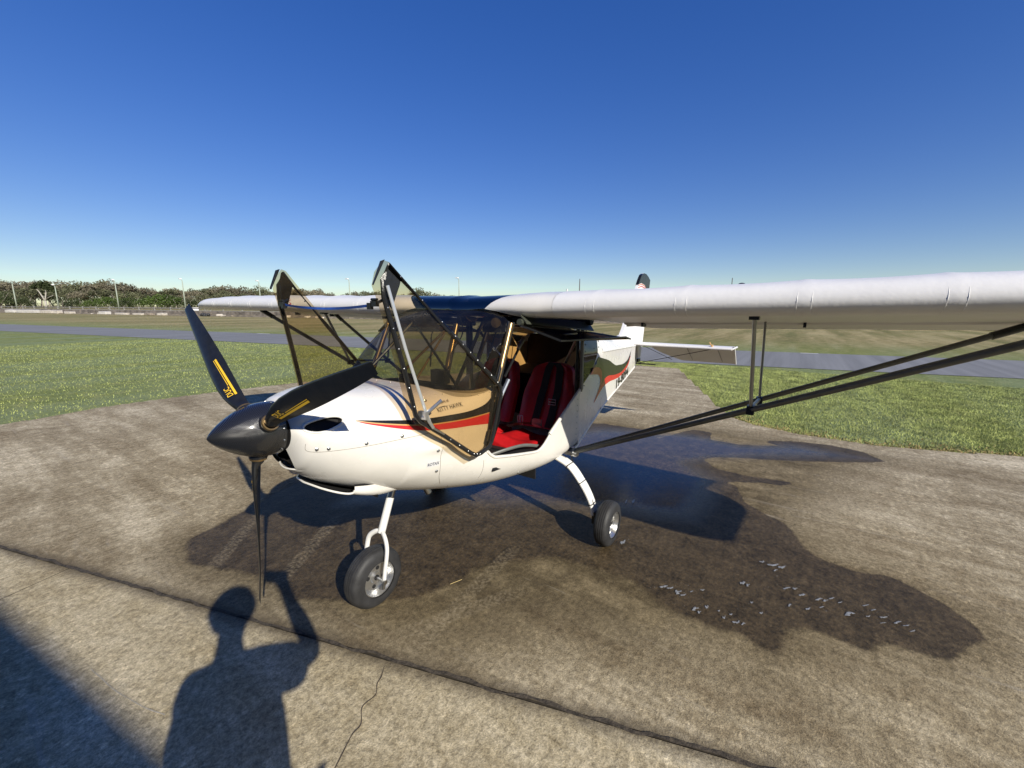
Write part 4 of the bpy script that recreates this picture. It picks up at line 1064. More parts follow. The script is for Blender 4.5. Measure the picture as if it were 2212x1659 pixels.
WET = [[0.349,-1.532],[0.27,-1.685],[0.108,-1.75],[-0.101,-1.851],[-0.486,-2.013],[-1.292,-2.116],[-2.668,-1.622],[-4.361,-0.616],[-4.442,-0.443],[-4.538,0.159],[-4.275,0.469],[-4.662,0.594],[-4.968,0.753],[-4.941,0.981],[-4.568,1.031],[-4.565,1.367],[-4.834,1.812],[-4.91,1.657],[-5.018,1.686],[-5.151,1.916],[-5.263,2.365],[-5.189,2.671],[-4.879,2.848],[-4.663,2.625],[-4.393,2.136],[-4.101,1.53],[-3.914,1.245],[-3.752,1.16],[-3.546,1.259],[-3.494,1.491],[-3.528,1.775],[-3.528,1.955],[-3.407,1.871],[-3.299,1.608],[-3.162,1.398],[-3.123,1.516],[-2.81,1.622],[-2.712,1.761],[-2.601,1.919],[-2.471,2.022],[-2.256,2.076],[-2.071,2.172],[-2.047,2.34],[-2.11,2.505],[-2.059,2.647],[-1.938,2.763],[-1.848,2.836],[-1.728,2.848],[-1.595,2.78],[-1.507,2.723],[-1.436,2.693],[-1.398,2.634],[-1.378,2.539],[-1.37,2.459],[-1.308,2.394],[-1.238,2.362],[-1.224,2.321],[-1.252,2.195],[-1.246,2.086],[-1.171,1.993],[-1.092,1.967],[-1.033,1.979],[-0.966,1.963],[-0.97,1.89],[-1.013,1.78],[-0.964,1.632],[-0.988,1.472],[-1.039,1.364],[-1.098,1.284],[-1.153,1.015],[-1.079,0.636],[-0.714,0.304],[-0.222,0.163],[0.025,-0.119],[0.191,-0.424],[0.213,-0.836],[0.337,-1.139],[0.387,-1.299]]
DAMP = [[0.556,-1.163],[0.389,-1.538],[-0.539,-2.118],[-2.821,-1.756],[-4.737,-0.551],[-5.156,1.103],[-5.26,3.037],[-3.559,2.301],[-2.214,2.242],[-1.942,2.934],[-1.583,2.862],[-1.244,2.519],[-0.785,1.82],[-0.714,1.623],[-0.434,1.125],[-0.011,0.716],[0.176,0.256],[0.367,-0.288],[0.54,-0.718]]
def sdist(X, Y, P):
    P = np.array(P); d = np.full(X.shape, 1e9); ins = np.zeros(X.shape, bool)
    for i in range(len(P)):
        a = P[i-1]; b = P[i]; e = b-a; L = e@e
        if L < 1e-9: continue
        tt = np.clip(((X-a[0])*e[0]+(Y-a[1])*e[1])/L, 0, 1)
        d = np.minimum(d, np.hypot(X-a[0]-tt*e[0], Y-a[1]-tt*e[1]))
        c = ((a[1] > Y) != (b[1] > Y)); 
        with np.errstate(divide='ignore', invalid='ignore'):
            xc = (b[0]-a[0])*(Y-a[1])/(b[1]-a[1])+a[0]
        ins ^= (c & (X < xc))
    return np.where(ins, -d, d)
JA, JB = np.array((1.131, -2.668)), np.array((-.317, 1.938)); jd = (JB-JA)/np.linalg.norm(JB-JA); jn = np.array((jd[1], -jd[0]))
jn = jn if jn@np.array((1, 0)) > 0 else -jn       # towards the camera side
TRK = [((.37, -1.15), (-.11, -1.62)), ((.22, -.62), (-.47, -1.07)), ((-.95, .35), (.10, .45)), ((-.6, .62), (.05, .30))]
def concrete(near):
    m = bpy.data.materials.new('concrete_near' if near else 'concrete_apron'); m.use_nodes = True; t = m.node_tree; b = t.nodes['Principled BSDF']
    P = node(t, 'ShaderNodeNewGeometry').outputs['Position']
    al = maprot(t, P, -RUNANG+.15, (.35, 1.0, 1.0)); al2 = maprot(t, P, rad(33), (1.0, .16, 1.0))
    big = nz(t, P, .8, 7, .6, .4); blot = nz(t, al2, 2.6, 8, .66, .5); med = nz(t, P, 7, 8, .68, .3); fin = nz(t, P, 34, 7, .8); gr = nz(t, P, 150, 3, .7)
    crisp0 = nz(t, P, 13, 8, .82, .3)
    al3 = maprot(t, P, rad(-36), (.12, 1.0, 1.0)); st1 = nz(t, al3, 34, 6, .78, .5); st2 = nz(t, maprot(t, P, rad(20), (.16, 1.0, 1.0)), 22, 6, .75, .6)
    fac = mul(t, mul(t, mul(t, big, .22), mul(t, blot, .34), 'ADD'), mul(t, mul(t, med, .20), mul(t, mul(t, fin, .10), mul(t, mul(t, crisp0, .12), mul(t, st2, .05), 'ADD'), 'ADD'), 'ADD'), 'ADD')
    if near: st = [(.40, (.24, .185, .105)), (.47, (.345, .285, .175)), (.53, (.43, .365, .24)), (.62, (.57, .50, .355))]
    else: st = [(.40, (.125, .094, .053)), (.455, (.195, .153, .092)), (.515, (.285, .235, .150)), (.60, (.50, .43, .30))]
    dry = ramp(t, fac, st)
    at_ = node(t, 'ShaderNodeAttribute', attribute_name='mask'); sep = node(t, 'ShaderNodeSeparateColor'); t.links.new(at_.outputs['Color'], sep.inputs[0])
    wet, damp, pud = sep.outputs[0], sep.outputs[1], sep.outputs[2]
    n2 = mul(t, mul(t, blot, .5), mul(t, med, .5), 'ADD')
    wf = mrange(t, mul(t, wet, mul(t, mul(t, n2, -.5), .25, 'ADD'), 'ADD'), .38, .58, 0, 1)
    df = mrange(t, mul(t, damp, mul(t, mul(t, n2, 1.6), -.8, 'ADD'), 'ADD'), .2, .9, 0, 1)
    dry = mixc(t, mul(t, at_.outputs['Alpha'], mrange(t, n2, .35, .6, .9, .35)), dry, mixc(t, mrange(t, fin, .4, .6, 0, 1), (.070, .050, .026), (.20, .152, .085)))
    stain = mixc(t, mul(t, df, .90), dry, mixc(t, mrange(t, n2, .38, .62, 0, 1), (.045, .033, .017), (.19, .148, .082)))
    wetc = mixc(t, mrange(t, mul(t, mul(t, med, .5), mul(t, fin, .5), 'ADD'), .38, .62, 0, 1), (.020, .014, .007), (.085, .060, .033))
    col = mixc(t, mul(t, wf, .88), stain, wetc)
    v = mrange(t, mul(t, mul(t, mul(t, fin, .53), mul(t, gr, .35), 'ADD'), mul(t, mixc(t, mrange(t, big, .42, .58, 0, 1), st1, st2), .12), 'ADD'), .40, .60, .52, 1.48); vm = node(t, 'ShaderNodeVectorMath', operation='SCALE'); t.links.new(col, vm.inputs[0]); t.links.new(v, vm.inputs['Scale'])
    # pale scuffs
    crisp = nz(t, P, 16, 9, .86, .2); pat = nz(t, al2, 1.1, 5, .6, .3)
    cs = mrange(t, crisp, .53, .60, 0, 1); vm2 = node(t, 'ShaderNodeVectorMath', operation='SCALE'); t.links.new(vm.outputs[0], vm2.inputs[0])
    t.links.new(mul(t, mul(t, cs, mul(t, mrange(t, pat, .40, .60, .10, .85), mul(t, 1.0, wf, 'SUBTRACT'))), 1.12, 'ADD'), vm2.inputs['Scale']); vm = vm2
    sc_ = mrange(t, nz(t, maprot(t, P, rad(30), (1.0, .07, 1.0)), 11, 7, .75, .4), .60, .74, 0, .6)
    col2 = mixc(t, mul(t, sc_, mul(t, 1.0, wf, 'SUBTRACT')), vm.outputs[0], (.42, .38, .31))
    # grime along the joint
    sb_ = node(t, 'ShaderNodeVectorMath', operation='SUBTRACT'); t.links.new(P, sb_.inputs[0]); sb_.inputs[1].default_value = (JA[0], JA[1], 0)
    dj = node(t, 'ShaderNodeVectorMath', operation='DOT_PRODUCT'); t.links.new(sb_.outputs[0], dj.inputs[0]); dj.inputs[1].default_value = (jn[0], jn[1], 0)
    ad = mul(t, dj.outputs['Value'], 0.0, 'SUBTRACT'); ab = node(t, 'ShaderNodeMath', operation='ABSOLUTE'); t.links.new(ad, ab.inputs[0])
    gf = mrange(t, mul(t, ab.outputs[0], mul(t, med, -.10), 'ADD'), -.052, .030, .85, 0)
    col2 = mixc(t, gf, col2, (.070, .054, .036))
    if not near:      # pale tyre tracks left in the damp area
        for (ax, ay), (bx, by) in TRK:
            dd_ = Vector((bx-ax, by-ay, 0)); L_ = dd_.length; dd_.normalize(); nn_ = Vector((-dd_.y, dd_.x, 0))
            q_ = node(t, 'ShaderNodeVectorMath', operation='SUBTRACT'); t.links.new(P, q_.inputs[0]); q_.inputs[1].default_value = (ax, ay, 0)
            o1 = node(t, 'ShaderNodeVectorMath', operation='DOT_PRODUCT'); t.links.new(q_.outputs[0], o1.inputs[0]); o1.inputs[1].default_value = dd_
            o2 = node(t, 'ShaderNodeVectorMath', operation='DOT_PRODUCT'); t.links.new(q_.outputs[0], o2.inputs[0]); o2.inputs[1].default_value = nn_
            a2 = node(t, 'ShaderNodeMath', operation='ABSOLUTE'); t.links.new(o2.outputs['Value'], a2.inputs[0])
            edge_ = mrange(t, a2.outputs[0], .042, .055, 1, 0); lim = mul(t, mrange(t, o1.outputs['Value'], -.15, .1, 0, 1), mrange(t, o1.outputs['Value'], L_-.1, L_+.2, 1, 0))
            wv = node(t, 'ShaderNodeMath', operation='SINE'); t.links.new(mul(t, mul(t, o1.outputs['Value'], 190.), mul(t, a2.outputs[0], 150.), 'ADD'), wv.inputs[0])
            f_ = mul(t, mul(t, edge_, lim), mul(t, mrange(t, wv.outputs[0], -.6, .8, .20, .55), mrange(t, fin, .42, .58, .0, .75)))
            col2 = mixc(t, f_, col2, (.36, .30, .20))
    t.links.new(col2, b.inputs['Base Color'])
    r = mrange(t, wf, 0, 1, .9, .50); r2 = mul(t, r, mul(t, mul(t, fin, .4), .8, 'ADD')); pr = mrange(t, mul(t, pud, mul(t, mul(t, big, .6), .70, 'ADD')), .10, .42, 0, 1)
    rr = mixc(t, pr, r2, (.16, .16, .16)); t.links.new(rr, b.inputs['Roughness'])
    t.links.new(mrange(t, pr, 0, 1, .18, .55), b.inputs['Specular IOR Level'])
    w = node(t, 'ShaderNodeTexWave', bands_direction='Y'); setp(w, 'Scale', 26); setp(w, 'Distortion', 3.5); setp(w, 'Detail', 3); setp(w, 'Detail Scale', 2.5)
    t.links.new(maprot(t, P, rad(-38), (1, 1, 1)), w.inputs['Vector'])
    h = mul(t, mul(t, fin, .9), mul(t, mul(t, gr, .45), mul(t, w.outputs['Fac'], .03), 'ADD'), 'ADD')
    bp = node(t, 'ShaderNodeBump'); setp(bp, 'Distance', .008); t.links.new(mrange(t, pr, 0, 1, .85, .10), bp.inputs['Strength'])
    t.links.new(h, bp.inputs['Height']); t.links.new(bp.outputs[0], b.inputs['Normal'])
    return m
# outline of the apron and taxi path
APR = [(3.6, -7.3), (.72, -7.55), (-.62, -7.88), (-2.03, -7.8), (-3.8, -7.5), (-5.6, -6.2), (-8.0, -4.9), (-11.4, -4.2), (-11.45, -.94), (-9.6, -.25), (-7.99, .37), (-6.8, .82), (-6.08, 1.12), (-5.8, 1.45), (-5.62, 1.98), (-5.6, 2.78), (-6.12, 4.24), (-6.9, 7.0), (-8.4, 13), (4, 14)]
apron = empty('apron', (-2, 0, 0)); apron['kind'] = 'structure'
def apron_mesh(name, x0, x1, y0, y1, step, keep, m, z=0.0):
    nx = int((x1-x0)/step)+1; ny = int((y1-y0)/step)+1
    A_, B_ = np.meshgrid(np.linspace(x0, x1, nx), np.linspace(y0, y1, ny), indexing='ij')   # across / along the main joint
    X = JA[0]+jn[0]*A_+jd[0]*B_; Y = JA[1]+jn[1]*A_+jd[1]*B_
    ok = keep(X, Y); idx = np.arange(nx*ny).reshape(nx, ny)
    f = ok[:-1, :-1] & ok[1:, :-1] & ok[1:, 1:] & ok[:-1, 1:]
    Fq = np.stack([idx[:-1, :-1][f], idx[1:, :-1][f], idx[1:, 1:][f], idx[:-1, 1:][f]], 1)
    used = np.unique(Fq); rem = -np.ones(nx*ny, int); rem[used] = np.arange(len(used)); Fq = rem[Fq]
    x = X.ravel()[used]; y = Y.ravel()[used]
    nse = np.array([noise.noise(Vector((a*1.3, b*1.3, 0))) for a, b in zip(x[::1], y[::1])])*.09
    nse2 = np.array([noise.noise(Vector((a*6, b*6, 3))) for a, b in zip(x, y)])*.03
    dw = sdist(x, y, WET)+nse*.7+nse2; dd = sdist(x, y, DAMP)+nse*2
    halo = np.clip(.5-(dw+nse*1.2-.07)/.34, 0, 1)
    soft = np.interp(np.hypot(x+.2, y-.6), [0, 2.2, 3.0], [.16, .10, .03])
    wet = np.clip(.5-dw/(2*soft), 0, 1); damp = np.clip(.5-dd/.9, 0, 1)
    # mirror-smooth water under and behind the aircraft
    pd = sdist(x, y, [(-2.2, -1.6), (-4.2, -.4), (-4.7, .5), (-4.6, 1.4), (-5.0, 1.9), (-4.9, 2.7), (-4.2, 1.6), (-3.5, 1.1), (-3.2, 1.4), (-2.2, 1.3), (-1.7, .3), (-1.1, -.9), (-.6, -1.3)])+nse
    pud = np.clip(.5-pd/.5, 0, 1)*.42
    me = bpy.data.meshes.new(name); co = np.stack([x, y, np.full(len(x), z)], 1).astype(np.float32)
    me.vertices.add(len(co)); me.vertices.foreach_set('co', co.ravel()); me.loops.add(Fq.size); me.loops.foreach_set('vertex_index', Fq.ravel().astype(np.int32))
    me.polygons.add(len(Fq)); me.polygons.foreach_set('loop_start', np.arange(0, Fq.size, 4, dtype=np.int32)); me.polygons.foreach_set('loop_total', np.full(len(Fq), 4, np.int32))
    me.update(calc_edges=True); me.materials.append(m)
    a = me.attributes.new('mask', 'FLOAT_COLOR', 'POINT'); a.data.foreach_set('color', np.stack([wet, damp, pud, halo], 1).astype(np.float32).ravel())
    o = bpy.data.objects.new(name, me); COL.objects.link(o); o.parent = apron; o.matrix_parent_inverse = Matrix.Translation(-apron.location)
    return o
def jside(X, Y): return (X-JA[0])*jn[0]+(Y-JA[1])*jn[1]
def in_apr(X, Y): return sdist(X, Y, APR) < -.0
CM1 = concrete(False); CM2 = concrete(True)
apron_mesh('concrete_slab', -6.2, -.008, -1.5, 7.2, .035, lambda X, Y: in_apr(X, Y), CM1)
inner = lambda X, Y: (X > -6.6) & (X < 1.6) & (Y > -3.8) & (Y < 4.2)
far_ = apron_mesh('concrete_slab', -13., -.02, -8., 14., .06, lambda X, Y: in_apr(X, Y), CM1, -.004)
J2 = np.array((.935, -1.91)); pd_ = np.array((1.201, -1.844))-J2; pd_ = pd_/np.linalg.norm(pd_); pn = np.array((-pd_[1], pd_[0]))
def j2(X, Y): return (X-J2[0])*pn[0]+(Y-J2[1])*pn[1]
near_k = lambda X, Y: (jside(X, Y) > .012)
apron_mesh('concrete_slab', .010, 3.4, .795, 7.0, .03, lambda X, Y: X < 99, CM2, .004)
apron_mesh('concrete_slab', .010, 3.4, -5., .785, .05, lambda X, Y: X < 99, CM2, .002)
sub = MB()
for P_ in ([JA-jd*5+jn*a_ for a_ in (-.06, .06)]+[JB+jd*8+jn*a_ for a_ in (.06, -.06)], [JA+jd*(.79+b_4)+jn*a_ for a_, b_4 in ((.0, -.05), (4., -.05), (4., .05), (.0, .05))]):
    sub.slab([(p[0], p[1], -.014) for p in P_], (0, 0, 1), .008)
so_ = sub.build('joint_filler', mat('dirt_in_joint', (.035, .028, .020), .95, noise_amt=.4, nscale=30), apron, False)
# raised grit bead along the main joint and the crack
def ragged(P, w, name, m, z=.002, n=160):
    P = spl([(a, b, 0) for a, b in P], 40); L = len(P); V = []; F = []
    for i, p in enumerate(P):
        t_ = (P[min(i+1, L-1)]-P[max(i-1, 0)]).normalized(); nn = Vector((-t_.y, t_.x, 0))
        o_ = .5*w*noise.noise(p*7)*1.2; a = w*(.6+.45*noise.noise(p*14+Vector((5, 0, 0)))*1.6); b_2 = w*(.6+.45*noise.noise(p*12+Vector((0, 9, 0)))*1.6)
        V += [p+nn*(o_+max(a, .05*w)/2)+Vector((0, 0, z)), p+nn*(o_-max(b_2, .05*w)/2)+Vector((0, 0, z))]
    F = [(2*i, 2*i+1, 2*i+3, 2*i+2) for i in range(L-1)]
    return mesh(name, V, F, m, apron, False)
DIRT = mat('joint_dirt', (.060, .048, .034), .95, noise_amt=.6, nscale=60, bump=.5, bscale=120)
jj = [(JA+jd*s_+jn*.0) for s_ in np.linspace(-3, 8, 45)]
ragged(jj, .030, 'joint_dirt_line', DIRT, .0062)
CRK = mat('crack_dark', (.07, .052, .036), .95, noise_amt=.5, nscale=50)
ragged([(.21, .41), (.255, .445), (.29, .46), (.33, .50), (.40, .50), (.45, .56), (.50, .57), (.60, .62), (.75, .70), (.95, .74)], .0065, 'crack', CRK, .0065)
PALE = mat('pale_scratch', (.42, .38, .30), .9, noise_amt=.3, nscale=80)
ragged([(1.02, -.72), (.99, -.50), (.95, -.31), (.90, -.15)], .006, 'scratch', PALE, .0065)
# soap suds lying on the wet concrete
SUD = mat('soap_suds', (.27, .275, .28), .2, noise_amt=.25, nscale=60, bump=.4, bscale=160)
sb = MB(); r3 = random.Random(3)
def blob(cx, cy, ax, ay, bx, by, z=.0045):
    n = 14; ph = r3.random()*9; V = [(cx+ax/2+bx/2, cy+ay/2+by/2, z+.0012)]
    for k in range(n):
        a = 2*math.pi*k/n; q = .55*(1+.5*math.sin(2*a+ph)+.25*math.sin(5*a+2*ph)+.3*(r3.random()-.5)); u_ = .5+.5*q*math.cos(a); v_ = .5+.5*q*math.sin(a)
        V.append((cx+ax*u_+bx*v_, cy+ay*u_+by*v_, z))
    sb.add(V, [(0, 1+k, 1+(k+1) % n) for k in range(n)])
for f_ in [[-1.177,1.326,-0.024,0.033,0.023,0.006],[-1.184,1.366,-0.02,0.028,0.018,0.005],[-1.177,1.41,-0.023,0.033,0.027,0.007],[-1.166,1.453,-0.016,0.023,0.017,0.004],[-1.281,1.542,-0.013,0.019,0.014,0.003],[-1.23,1.493,-0.01,0.014,0.014,0.003],[-1.079,1.53,-0.022,0.031,0.02,0.004],[-1.141,1.591,-0.013,0.018,0.021,0.004],[-1.067,1.565,-0.012,0.017,0.016,0.003],[-1.111,1.691,-0.009,0.013,0.024,0.003],[-1.1,1.744,-0.021,0.03,0.019,0.002],[-1.154,1.721,-0.009,0.013,0.016,0.002],[-1.824,1.859,-0.04,0.057,0.024,0.002],[-1.833,1.817,-0.019,0.026,0.019,0.001],[-1.845,1.925,-0.026,0.036,0.03,0.001],[-1.514,1.734,-0.017,0.024,0.031,0.003],[-1.499,1.767,-0.014,0.019,0.02,0.002],[-1.602,1.961,-0.024,0.033,0.021,0.001],[-1.626,2.009,-0.017,0.024,0.016,0.0],[-1.588,2.045,-0.02,0.028,0.025,0.0],[-1.595,2.126,-0.023,0.032,0.02,-0.0],[-1.599,2.159,-0.019,0.027,0.015,-0.0],[-1.653,2.195,-0.016,0.023,0.02,-0.001],[-1.635,2.238,-0.013,0.018,0.015,-0.001],[-1.543,2.255,-0.034,0.048,0.028,-0.002],[-1.466,2.08,-0.013,0.018,0.023,-0.0],[-1.436,1.99,-0.013,0.018,0.019,0.001],[-1.522,2.146,-0.013,0.018,0.014,-0.0],[-1.687,2.354,-0.019,0.027,0.015,-0.001],[-1.665,2.389,-0.016,0.022,0.015,-0.001],[-1.618,2.425,-0.021,0.03,0.014,-0.002],[-1.616,2.483,-0.021,0.03,0.019,-0.002],[-1.609,2.521,-0.018,0.025,0.014,-0.002],[-1.576,2.544,-0.015,0.021,0.013,-0.002],[-1.557,2.418,-0.018,0.025,0.009,-0.001],[-1.266,1.861,-0.011,0.015,0.017,0.001],[-1.332,1.808,-0.01,0.014,0.014,0.001],[-2.221,0.727,-0.01,0.014,0.063,0.023],[-2.277,0.772,-0.012,0.017,0.082,0.028],[-1.545,0.934,-0.018,0.026,0.049,0.018],[-1.582,2.361,-0.012,0.017,0.014,-0.001],[-1.111,1.784,-0.012,0.017,0.016,0.002],[-1.144,1.662,-0.006,0.009,0.012,0.002],[-1.779,1.902,-0.014,0.02,0.018,0.001]]:
    cx_, cy_, ax_, ay_, bx_, by_ = f_; blob(cx_-ax_*.15, cy_-ay_*.15, ax_*1.35, ay_*1.35, bx_*1.9, by_*1.9); blob(cx_+ax_*.6, cy_+ay_*.6, ax_*.7, ay_*.7, bx_*1.2, by_*1.2)
    for _ in range(2):
        k = .08+.16*r3.random(); dx, dy = r3.gauss(0, .05), r3.gauss(0, .05); blob(f_[0]+dx, f_[1]+dy, f_[2]*k, f_[3]*k, f_[4]*k, f_[5]*k+.002)
tag(sb.build('soap_suds', SUD, None, True), 'scattered grey-white soap suds and droplets on the wet concrete right of the main wheel', 'soap suds', None, 'stuff')
# twig and small debris
q = MB(); p_ = Vector((-.42, .25, .006)); q.tube([p_, p_+Vector((-.07, .035, .006))], .0016, 5); tag(q.build('straw', mat('straw', (.55, .42, .18), .8)), 'single pale dry straw lying on the concrete between the nose wheel and main wheel', 'straw')

# ------------------------------------------------------------------ grass blades near the apron
GB = mat('grass_blade', (.36, .40, .125), .8, noise_amt=.5, nscale=3); GB2 = mat('grass_blade_dry', (.34, .25, .11), .9, noise_amt=.3, nscale=6)
def blades(name, n, box, m, h0, h1, wd, pred, seed, kind='stuff'):
    r = np.random.default_rng(seed); x = r.uniform(box[0], box[1], n); y = r.uniform(box[2], box[3], n)
    ok = pred(x, y); x = x[ok]; y = y[ok]; n = len(x); h = r.uniform(h0, h1, n); a = r.uniform(0, 2*np.pi, n); l = r.normal(0, .5, (n, 2))*h[:, None]; w_ = wd*r.uniform(.6, 1.4, n)
    V = np.zeros((n, 3, 3)); V[:, 0] = np.stack([x-w_*np.cos(a), y-w_*np.sin(a), np.full(n, -.03)], 1); V[:, 1] = np.stack([x+w_*np.cos(a), y+w_*np.sin(a), np.full(n, -.03)], 1)
    V[:, 2] = np.stack([x+l[:, 0], y+l[:, 1], -.03+h], 1)
    me = bpy.data.meshes.new(name); me.vertices.add(3*n); me.vertices.foreach_set('co', V.astype(np.float32).ravel()); me.loops.add(3*n); me.loops.foreach_set('vertex_index', np.arange(3*n, dtype=np.int32))
    me.polygons.add(n); me.polygons.foreach_set('loop_start', np.arange(0, 3*n, 3, dtype=np.int32)); me.polygons.foreach_set('loop_total', np.full(n, 3, np.int32)); me.update(calc_edges=True); me.materials.append(m)
    o = bpy.data.objects.new(name, me); COL.objects.link(o); return o
outa = lambda x, y: (sdist(x, y, APR) > -.03) & ((x*RN.x+y*RN.y) < 12.8)
edge = lambda x, y: (np.abs(sdist(x, y, APR)) < .05+.10*np.random.default_rng(2).random(len(x)))
leafz = lambda x, y: (np.abs(sdist(x, y, APR)-.05) < .28*np.abs(np.random.default_rng(5).normal(0, .6, len(x))))
tag(blades('grass_tufts', 260000, (-13, -5.5, -3, 9), GB, .010, .038, .0035, outa, 1), 'short green grass along the right edge of the concrete apron', 'grass', None, 'stuff')
tag(blades('grass_tufts', 60000, (-12, 3, -26, -3.5), GB, .015, .04, .006, outa, 2), 'short green grass beyond the left edge of the concrete apron', 'grass', None, 'stuff')
tag(blades('dry_leaf_litter', 16000, (-6.6, -5.3, 1.0, 5), GB2, .005, .03, .010, leafz, 3), 'straw-coloured dry clippings along the grass edge at the right', 'leaf litter', None, 'stuff')
# ------------------------------------------------------------------ beyond the runway
HY = lambda px: 659+(672-659)*px/2212      # horizon row of the photograph
WALLM = mat('weathered_concrete', (.17, .145, .12), .95, noise_amt=.5, nscale=1.2, bump=.3, bscale=3)
BLKM = mat('pale_concrete', (.52, .47, .40), .9, noise_amt=.25, nscale=3)
BLKW = mat('white_painted_concrete', (.58, .55, .50), .8, noise_amt=.12, nscale=3)
RUB = mat('rubble', (.26, .22, .175), .95, noise_amt=.5, nscale=2)
UW = 50.5
wl = empty('low_wall', ruv(UW, -80), 'long low weathered concrete wall running along the far side of the airfield', 'wall')
r4 = random.Random(11)
for k in range(90):
    v0 = -330+k*5.0; h = .78+.10*r4.random(); u0 = UW+r4.gauss(0, .04)
    q = MB(); P = [ruv(u0, v0+.05, -.03), ruv(u0, v0+4.92, -.03), ruv(u0+.35, v0+4.92, -.03), ruv(u0+.35, v0+.05, -.03)]
    V = P+[p+Vector((0, 0, h+.03)) for p in P]; q.add(V, [(0, 1, 5, 4), (1, 2, 6, 5), (2, 3, 7, 6), (3, 0, 4, 7), (4, 5, 6, 7)]); q.build('wall_panel', WALLM, wl, False)
# bank of rough ground behind and rubble in front
q = MB(); rows_ = []
for u_, z_ in ((UW-1.6, -.02), (UW-1.0, .12), (UW-.5, .2), (UW-.1, .22)):
    rows_.append([ruv(u_+.15*noise.noise(Vector((v, u_, 0))), v, max(-.02, z_*(1+1.2*noise.noise(Vector((v*.7, u_*2, 3)))))) for v in np.arange(-330, 120, .8)])
q.grid(rows_); tag(q.build('rubble_bank', mat('dry_rubble_ground', (.20, .165, .11), .95, noise_amt=.6, nscale=1.6), None), 'strip of dry rubble and weeds along the foot of the low wall', None, None, 'structure')
def rock(name, p, d, m, lab, cat_, grp, ang, rough=.12):
    bm = bmesh.new(); bmesh.ops.create_cube(bm, size=1); bmesh.ops.bevel(bm, geom=bm.edges[:], offset=.12, segments=1, affect='EDGES')
    for v in bm.verts:
        v.co = Vector((v.co.x*d[0], v.co.y*d[1], (v.co.z+.5)*d[2])); v.co += Vector((r4.gauss(0, 1), r4.gauss(0, 1), r4.gauss(0, 1)))*rough*min(d)*.5
    me = bpy.data.meshes.new(name); bm.to_mesh(me); bm.free(); me.materials.append(m)
    o = bpy.data.objects.new(name, me); COL.objects.link(o); o.location = p; o.rotation_euler = (0, 0, RUNANG-math.pi/2+ang); tag(o, lab, cat_, grp); return o
def block(px0, px1, h, m, lab, u_=UW-1.7, grp=None):
    a, b = at(px0, u_), at(px1, u_); c = (a+b)/2; c.z = -.03; return rock('concrete_block', c, (.9, (a-b).length, h), m, lab, 'block', grp, 0, .06)
block(29, 52, .72, BLKW, 'left white barrier block at the foot of the low wall, far left of the field')
block(53.5, 97, .75, BLKW, 'longest white barrier block at the foot of the low wall, far left of the field')
block(103, 128, .7, BLKM, 'cream concrete block right of the long white barrier block')
block(133, 143, .7, BLKM, 'small square cream block below the second light pole')
block(228, 246, .62, BLKW, 'white block at the wall foot left of the third light pole')
for a, b in ((155, 170), (262, 285), (300, 322), (325, 340), (352, 366), (1930, 1946), (1968, 1990), (2010, 2030), (2060, 2085), (2110, 2140)):
    block(a, b, .35+.25*r4.random(), BLKM if r4.random() < .6 else RUB, 'low broken cream concrete block lying at the foot of the long wall', grp='broken blocks along the low wall')
for k in range(110):
    px = r4.choice([r4.uniform(0, 900), r4.uniform(1850, 2300)]); p = at(px, UW-.5-1.3*r4.random()); s_ = .25+.4*r4.random()
    if px > 1800: s_ *= .6
    p.z = -.02; rock('rock', p, (s_, s_*1.6, s_*.6), r4.choice([RUB, BLKM, WALLM]), 'rough lump of rubble beside the long low wall', 'rock', 'rubble lumps beside the low wall', r4.random()*3)
# fence behind the wall
fe = empty('fence', ruv(UW+6, -120), 'grey post and rail fence standing behind the low wall', 'fence')
FM = mat('weathered_timber', (.22, .21, .19), .9, noise_amt=.3, nscale=2)
for k in range(70):
    p = ruv(UW+6, -330+k*5.2); q = MB(); q.box(p+Vector((0, 0, .75)), (.22, .22, 1.5)); q.build('post', FM, fe, False)
for z in (.75, 1.25):
    q = MB(); q.tube([ruv(UW+6, -330, z), ruv(UW+6, 30, z)], .09, 6); q.build('rail', FM, fe)
# light poles
POLM = mat('pale_green_pole', (.34, .38, .30), .8, noise_amt=.15, nscale=1); LAMPM = mat('white_lamp_housing', (.8, .8, .8), .4); DPOL = mat('dark_pole', (.10, .09, .08), .8)
def pole(px, D, top, lab, m=POLM, lamp=True, grp='light poles'):
    d = ((px-1106)/FPX*cr0+Vector((math.cos(YAW), math.sin(YAW), 0))); p = Vector((CAMP.x, CAMP.y, -.03))+d*D
    h = 1.7075+(HY(px)-top)*D/FPX
    e = empty('light_pole' if lamp else 'pole', p, lab, 'pole', grp); q = MB(); q.lathe([(0, .30*D/200), (h, .17*D/200)], (0, 0, 0), (0, 0, 1), 10)
    o = mesh('pole_shaft', q.V, q.F, m); o.parent = e
    if lamp:
        q = MB(); q.tube([(0, 0, h-.3), (-.5*cr0)+Vector((0, 0, h+.5))], .12, 6); o2 = mesh('lamp_arm', q.V, q.F, m); o2.parent = e
        q = MB(); q.box((-.9*cr0)+Vector((0, 0, h+.7)), (.9, 1.5, .42)); o3 = mesh('lamp_head', q.V, q.F, LAMPM, smooth=False); o3.parent = e
pole(52, 205, 615, 'leftmost pale green pole in front of the trees', lamp=False, grp=None)
pole(141, 205, 620, 'leaning-looking light pole beside the white-trunked bare tree')
pole(269, 205, 610, 'light pole above the bright green bushes left of the propeller')
pole(411, 205, 608, 'light pole just left of the far wing tip')
pole(572, 205, 612, 'light pole rising behind the far wing left of the first open door')
pole(762, 205, 608, 'light pole seen between the two open doors')
pole(993, 205, 606, 'light pole above the dark cabin roof')
pole(1247, 205, 605, 'dark pole above the near wing root', DPOL, False, None)
